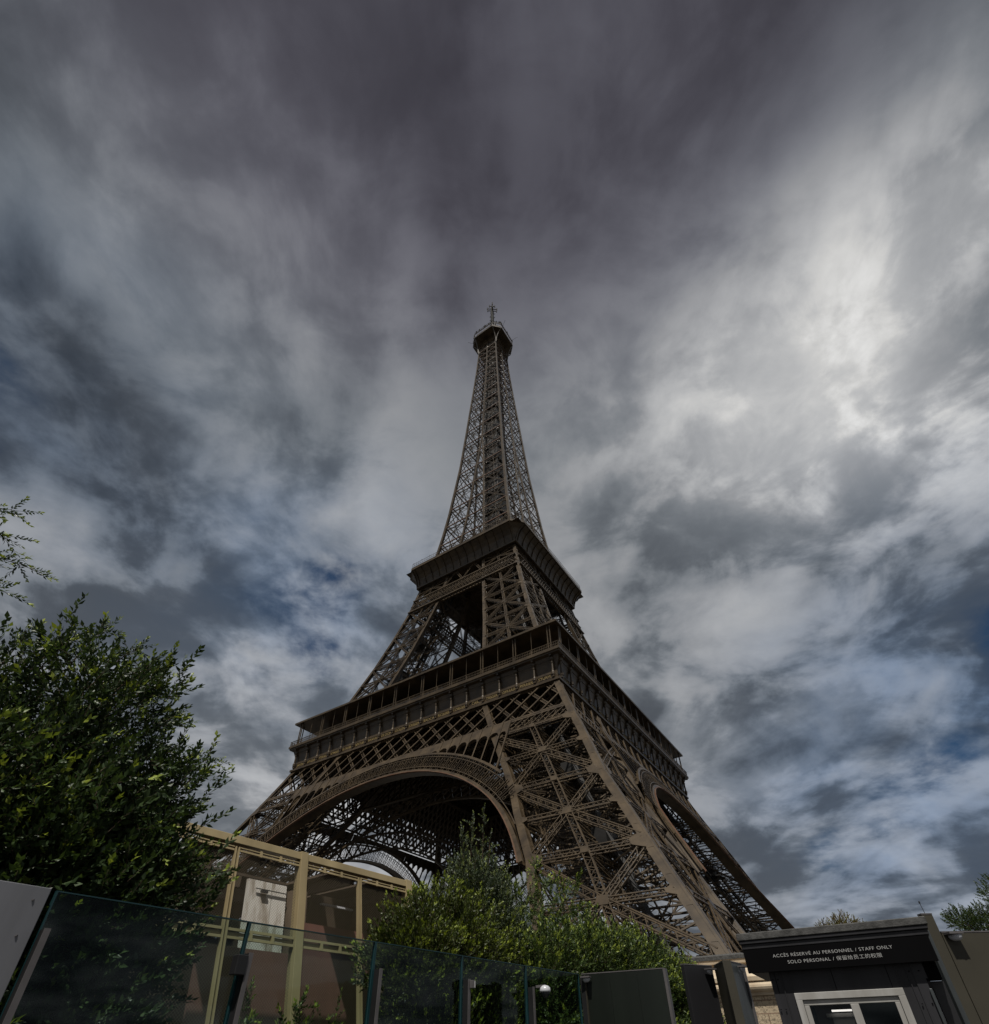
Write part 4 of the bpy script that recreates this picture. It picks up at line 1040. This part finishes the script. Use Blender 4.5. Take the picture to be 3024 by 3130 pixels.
# ---- dark solid panels to the right
def seg_panel(name, label, p, q, z, m_, edge=None, t=.09, parts=0):
    p = Vector((*p, 0)); q = Vector((*q, 0)); P = L(p.x, p.y, 0); Q = L(q.x, q.y, 0); ax = (Q-P); ln = ax.length; ax.normalize(); nn = Vector((-ax.y, ax.x, 0))
    r_ = empty(name, label, 'panel', (P+Q)/2)
    m = MB(); m.box(P, ax*ln, nn*t, Vector((0, 0, z))); under(m.build('sheet', m_, bevel=.005), r_)
    m = MB(); m.box(P-nn*.004+Vector((0, 0, z+.002)), ax*ln, nn*(t+.008), Vector((0, 0, .018))); under(m.build('cap_rail', STEEL), r_)
    for k in range(parts):
        u_ = ln*(k+1)/(parts+1); m = MB(); m.box(P+ax*(u_-.035)-nn*.012, ax*.07, nn*.0118, Vector((0, 0, z-.05))); under(m.build('stile', m_), r_)
    if edge:
        m = MB(); m.box(Q+ax*.003-nn*.03, ax*.05, nn*(t+.06), Vector((0, 0, z+.01))); under(m.build('edge_profile', edge), r_)
    return r_
seg_panel('dark_panel', 'wide dark green solid panel joining the glass wall at its corner', (1.74, 13.68), (3.27, 12.83), 3.0, DGREEN, STEEL, parts=2)
seg_panel('charcoal_panel', 'narrow charcoal panel right of the gap with the hedge', (3.53, 12.22), (4.17, 12.56), 3.0, CHARC)
seg_panel('olive_fin', 'narrow olive panel set edge-on between the charcoal and the slate one', (4.21, 12.56), (4.15, 11.80), 3.0, OLIVE, OLIVE)
seg_panel('slate_panel', 'narrow slate blue panel left of the booth, in front of the stone base', (4.24, 11.82), (4.66, 12.30), 3.0, SLATE, STEEL)
# olive wall on the right
seg_panel('olive_wall', 'tall olive wall panel right of the booth, with a thin rod on top', (6.21, 8.96), (6.37, 8.96), 3.235, OLIVE)
seg_panel('olive_wall', 'wide olive wall at the right edge of the photo, lower than its neighbour', (6.385, 8.965), (9.6, 8.965), 3.0, OLIVE)
m = MB(); p = L(6.13, 8.93, 0); m.box(p, Ldir(.07, 0), Ldir(0, .1), Vector((0, 0, 3.03))); tag(m.build('pale_post', SLATE, bevel=.006), 'pale grey slim post between the booth and the olive wall', 'post')
m = MB(); m.bar(L(6.30, 9.0, 3.25), L(6.29, 9.0, 3.40), .008, .008, (0, 1, 0), False); m.lathe(L(6.29, 9.0, 3.39), [(.004, 0), (.011, .006), (.011, .028), (.004, .034)], 8); tag(m.build('aerial_rod', BLACKM), 'thin dark rod standing on the tall olive panel', 'rod')
# bulkhead lamps
def wall_lamp(p, d, label):
    r_ = empty('wall_lamp', label, 'lamp', p, 'small white lamps on the fence panels')
    d = Vector(d).normalized(); x = d.cross(Vector((0, 0, 1)))
    m = MB(); m.box(-x*.1, x*.2, d*.13, Vector((0, 0, .025))); m.build('bracket', STEEL, r_)
    m = MB(); nseg = 14; pr = [(.085, -.005), (.085, -.03), (.07, -.06), (.04, -.078), (.01, -.082)]
    m.lathe(d*.075, [(r0*.62 if False else r0, z) for r0, z in pr[::-1]], nseg); o = m.build('diffuser', LAMPW, r_, True); o.scale = (1, .62, 1) if abs(d.y) > abs(d.x) else (.62, 1, 1)
    return r_
wall_lamp(L(6.50, 8.955, 2.97), Ldir(0, -1), 'white bulkhead lamp on the olive wall at the right')
wall_lamp(L(4.05, 12.46, 2.93), Ldir(.47, -.88), 'white bulkhead lamp at the top right of the charcoal panel')
wall_lamp(L(4.55, 12.14, 2.93), Ldir(.75, -.66), 'white bulkhead lamp at the top right of the slate panel')
wall_lamp(L(1.84, 13.58, 2.93), Ldir(-.48, -.87), 'dim bulkhead lamp at the left end of the dark green panel')

# ================================================================== pavilion behind the glass
P0, PD, PN = Vector((-6.44, 11.3)), Vector((.60701, .79469)), Vector((-.79469, .60701))
def PV(s, o, z): q = P0+PD*s+PN*o; return L(q.x, q.y, z)
LEAN = .22                              # the facade is inclined, its head set back
def pbox(m, s0, s1, o0, o1, z0, z1):
    k = LEAN if o1 <= 2.2 else 0
    p = PV(s0, o0+k*(z0-5.5), z0); m.box(p, PV(s1, o0+k*(z0-5.5), z0)-p, PV(s0, o1+k*(z0-5.5), z0)-p, PV(s0, o0+k*(z1-5.5), z1)-p)
pv = empty('pavilion', 'tan steel framed pavilion with wire mesh sides behind the glass wall', 'pavilion', PV(2, 0, 0))
SA, SB = -4.4, 6.6
m = MB(); pbox(m, SA, SB, -.02, .16, 5.37, 5.54); ro = under(m.build('top_beam', TAN, bevel=.01), pv)
for s in (-4.1, -.6, 2.95, 6.45):
    m = MB(); pbox(m, s-.1, s+.1, -.05, .18, 0, 5.56); under(m.build('post', TAN, bevel=.008), pv)
    if s > 6: continue
for s in (-2.35, 1.24, 4.70):
    m = MB()
    for e in (-.052, .022): pbox(m, s+e, s+e+.034, .0, .09, 0, 5.31)
    under(m.build('mullion', TAN), pv)
for z0, nm in ((5.22, 'upper_rail'), (3.60, 'middle_rail')):
    m = MB()
    for s0, s1 in ((-4.0, -2.42), (-2.28, -.72), (-.48, 1.17), (1.31, 2.84), (3.06, 4.63), (4.77, 6.34)):
        if nm == 'upper_rail':
            pbox(m, s0, s1, .01, .08, 5.215, 5.255); pbox(m, s0, s1, .01, .08, 5.29, 5.315)
            zz0, zz1 = 5.2, 5.33
        else:
            pbox(m, s0, s1, .01, .08, 3.53, 3.58); pbox(m, s0, s1, .01, .08, 3.675, 3.725); pbox(m, s0, s1, .055, .075, 3.595, 3.66)
            zz0, zz1 = 3.53, 3.72
        for k in (1, 2):
            c = s0+(s1-s0)*k/3; pbox(m, c-.03, c+.03, -.004, .084, zz0, zz1)
    under(m.build(nm, TAN), pv)
# wire mesh infill
for s0, s1 in ((-4.0, -2.42), (-2.28, -.72), (-.48, 1.17), (1.31, 2.84), (3.06, 4.63), (4.77, 6.34)):
    for z0, z1 in ((.3, 3.52), (3.73, 5.21)):
        me = bpy.data.meshes.new('mesh_infill'); q = [PV(s_, .06+LEAN*(z_-5.5), z_) for s_, z_ in ((s0, z0), (s1, z0), (s1, z1), (s0, z1))]
        me.from_pydata(q, [], [(0, 1, 2, 3)]); uvl = me.uv_layers.new()
        for li, uvv in enumerate(((s0, z0), (s1, z0), (s1, z1), (s0, z1))): uvl.data[li].uv = uvv
        me.materials.append(XMESH); o = bpy.data.objects.new('mesh_infill', me); COL.objects.link(o); under(o, pv)
# roof: joists and sheets with rooflight strips left open
m = MB()
for a, b in ((SA, -1.7), (-1.45, .2), (.62, 1.7), (4.3, 5.3), (5.62, SB),): pbox(m, a, b, .17, 7.2, 5.44, 5.50)
pbox(m, 1.702, 4.298, 2.6, 7.2, 5.44, 5.50)  # front bay left unroofed, a gap shaped to light the pale board
under(m.build('roof_sheet', BROWN_IN), pv)
m = MB()
for i in range(7): s = SA+.3+i*1.75; pbox(m, s-.06, s+.06, .18 if i != 4 else 2.6, 7.1, 5.16, 5.43)
for o in (2.75, 4.4, 6.6): pbox(m, SA, SB, o, o+.14, 4.88, 5.155)
under(m.build('roof_joists', BROWN_IN), pv)
m = MB(); pbox(m, SA, SB, 7.21, 7.35, 0, 4.7)
for s in (-3, .5, 4.0): pbox(m, s-.09, s+.09, 4.25, 4.45, 0, 4.87)
under(m.build('back_wall', BROWN_IN), pv)
m = MB(); pbox(m, 1.55, 3.9, 1.5, 1.58, 0, 3.62); pbox(m, 4.0, SB-.1, 1.5, 1.58, 0, 4.35); under(m.build('maroon_board', MAROON), pv)
m = MB(); pbox(m, 2.80, 3.48, 2.0, 2.1, 3.3, 5.25); pbox(m, 3.50, 3.92, 2.0, 2.1, 3.3, 5.25); under(m.build('pale_board', CONC), pv)
m = MB(); pbox(m, 3.0, 3.9, 1.93, 1.96, 5.03, 5.05); pbox(m, 3.14, 3.32, 1.90, 1.97, 4.96, 5.02); under(m.build('spotlight_rail', BLACKM), pv)
m = MB(); pbox(m, 4.02, 4.36, 1.7, 2.1, 0, 5.15); under(m.build('inner_column', BROWN_IN), pv)
m = MB(); pbox(m, 5.0, SB-.1, 2.3, 2.36, 3.2, 5.3); under(m.build('inner_wall', BROWN_IN), pv)
m = MB(); pbox(m, SB-.08, SB-.02, .25, 7.2, 0, 5.43); under(m.build('end_wall', BROWN_IN), pv)
m = MB()
for s0, o, z in ((5.0, 1.9, 4.95), (5.4, 2.6, 4.75), (-.4, 3.0, 4.8), (.3, 3.6, 4.7)): pbox(m, s0, s0+1.1, o, o+.09, z, z+.05)
under(m.build('tube_light', LAMPW), pv)

# ================================================================== staff booth
B0, BD, BN = Vector((3.25, 8.52)), Vector((.86263, -.50584)), Vector((.50584, .86263))
def BT(s, o, z): q = B0+BD*s+BN*o; return L(q.x, q.y, z)
def bbox(m, s0, s1, o0, o1, z0, z1):
    p = BT(s0, o0, z0); m.box(p, BT(s1, o0, z0)-p, BT(s0, o1, z0)-p, Vector((0, 0, z1-z0)))
bt = empty('staff_booth', 'dark grey staff booth with black sign band and white framed window', 'booth', BT(1.1, .8, 0))
m = MB(); bbox(m, -.0, 2.215, 0, 1.5, 2.868, 2.955); rf = under(m.build('roof', LEAD, bevel=.008), bt)
m = MB(); bbox(m, .012, 2.2, .012, 1.48, 2.825, 2.865); bbox(m, .03, 2.185, .03, 1.46, 2.765, 2.822); under(m.build('cornice', BOOTH, bevel=.006), bt)
m = MB(); bbox(m, .035, 2.165, .035, .10, 2.50, 2.763); under(m.build('sign_band', SIGNB), bt)
m = MB(); bbox(m, .05, 2.15, .102, 1.44, 2.508, 2.75); under(m.build('soffit', BOOTH), bt)
m = MB(); s0, s1 = .27, 1.99; o0 = .14
wz0, wz1, ws0, ws1 = 1.05, 2.262, .505, 1.70
bbox(m, s0, ws0, o0, 1.36, 0, 2.505); bbox(m, ws1, s1, o0, 1.36, 0, 2.505); bbox(m, ws0+.001, ws1-.001, o0, o0+.08, wz1, 2.504); bbox(m, ws0+.001, ws1-.001, o0, o0+.08, 0, wz0); bbox(m, ws0+.001, ws1-.001, 1.28, 1.36, 0, 2.504)
bd_ = under(m.build('body', BOOTH), bt)
m = MB()
for a, b in ((.27, .275), (.40, .41), (1.80, 1.81), (1.86, 1.99)): bbox(m, a, b, o0-.012, o0-.002, 0, 2.49)
bbox(m, .45, 1.76, o0-.01, o0-.003, .9, .96); under(m.build('cladding_trim', BOOTH), bt)
m = MB(); bbox(m, 1.93, 2.13, .16, .40, 2.33, 2.50); bbox(m, 1.97, 2.0, .12, .15, 2.24, 2.34); under(m.build('awning_box', SIGNB), bt)
m = MB(); bbox(m, 1.955, 1.985, .09, .125, 0, 2.24); under(m.build('downpipe', SLATE, bevel=.006), bt)
m = MB(); bbox(m, 2.01, 2.14, .3, .5, 0, 2.32); under(m.build('side_frame', CHARC), bt)
# window
m = MB()
def ring(m, a, b, c, d, w, o_, t):
    bbox(m, a, b, o_, o_+t, d-w, d); bbox(m, a, b, o_, o_+t, c, c+w); bbox(m, a, a+w, o_, o_+t, c+w, d-w); bbox(m, b-w, b, o_, o_+t, c+w, d-w)
ring(m, ws0, ws1, wz0, wz1, .075, .105, .06); ring(m, ws0+.078, ws1-.078, wz0+.078, wz1-.078, .055, .125, .04)
bbox(m, 1.095, 1.185, .118, .165, wz0+.134, wz1-.134)
wf = under(m.build('window_frame', WHITE, bevel=.004), bt)
for a, b in ((ws0+.134, 1.094), (1.186, ws1-.134)):
    m = MB(); m.quad(BT(a, .15, wz0+.13), BT(b, .15, wz0+.13), BT(b, .15, wz1-.13), BT(a, .15, wz1-.13)); under(m.build('window_pane', WGLASS), bt)
m = MB(); bbox(m, .82, 1.06, .62, .9, 1.0, 2.02); bbox(m, .76, 1.10, .60, .92, 2.02, 2.06); under(m.build('inside_cabinet', WHITE), bt)
m = MB(); bbox(m, .6, 1.1, 1.1, 1.2, 1.0, 2.2); under(m.build('inside_board', MAROON), bt)
# sign lettering
def place_text(s, sc_, z, cap, w):
    o = text_obj('sign_lettering', s, LETTER, cap/.73, .0012); o.data.space_character = 1.12; bpy.context.view_layer.update()
    o.scale.x = w/o.dimensions.x; p = BT(sc_, .0325, z)
    xax = Ldir(BD.x, BD.y).normalized(); zax = -Ldir(BN.x, BN.y).normalized(); yax = Vector((0, 0, 1))
    Mx = Matrix((xax, yax, zax)).transposed().to_4x4(); Mx.translation = p
    sx = o.scale.x; o.parent = bt; o.matrix_basis = Matrix.Translation(-bt.location) @ Mx @ Matrix.Diagonal((sx, 1, 1, 1)); to_mesh(o)
place_text('ACCÈS RÉSERVÉ AU PERSONNEL / STAFF ONLY', 1.075, 2.668, .037, 1.37)
place_text('SOLO PERSONAL / 保留给员工的权限', 1.085, 2.590, .037, 1.07)
em = bpy.data.materials.new('lit_tube'); em.use_nodes = True; b_ = em.node_tree.nodes['Principled BSDF']
b_.inputs['Emission Color'].default_value = (1, .96, .92, 1); b_.inputs['Emission Strength'].default_value = 1.3
m = MB(); bbox(m, .84, 1.07, .55, .58, 2.075, 2.095); under(m.build('tube_lamp', em), bt)
m = MB()
for s_ in (.33, 1.0, 1.6): bbox(m, s_, s_+.006, o0-.004, o0-.001, 2.275, 2.495)
for s_ in (.30, .36, 1.83, 1.93):
    for z in (2.42, 2.1, 1.8, 1.5): m.lathe(BT(s_, o0-.016, z), [(.008, -.004), (.008, .004)], 8)
under(m.build('cladding_joints', SIGNB), bt)
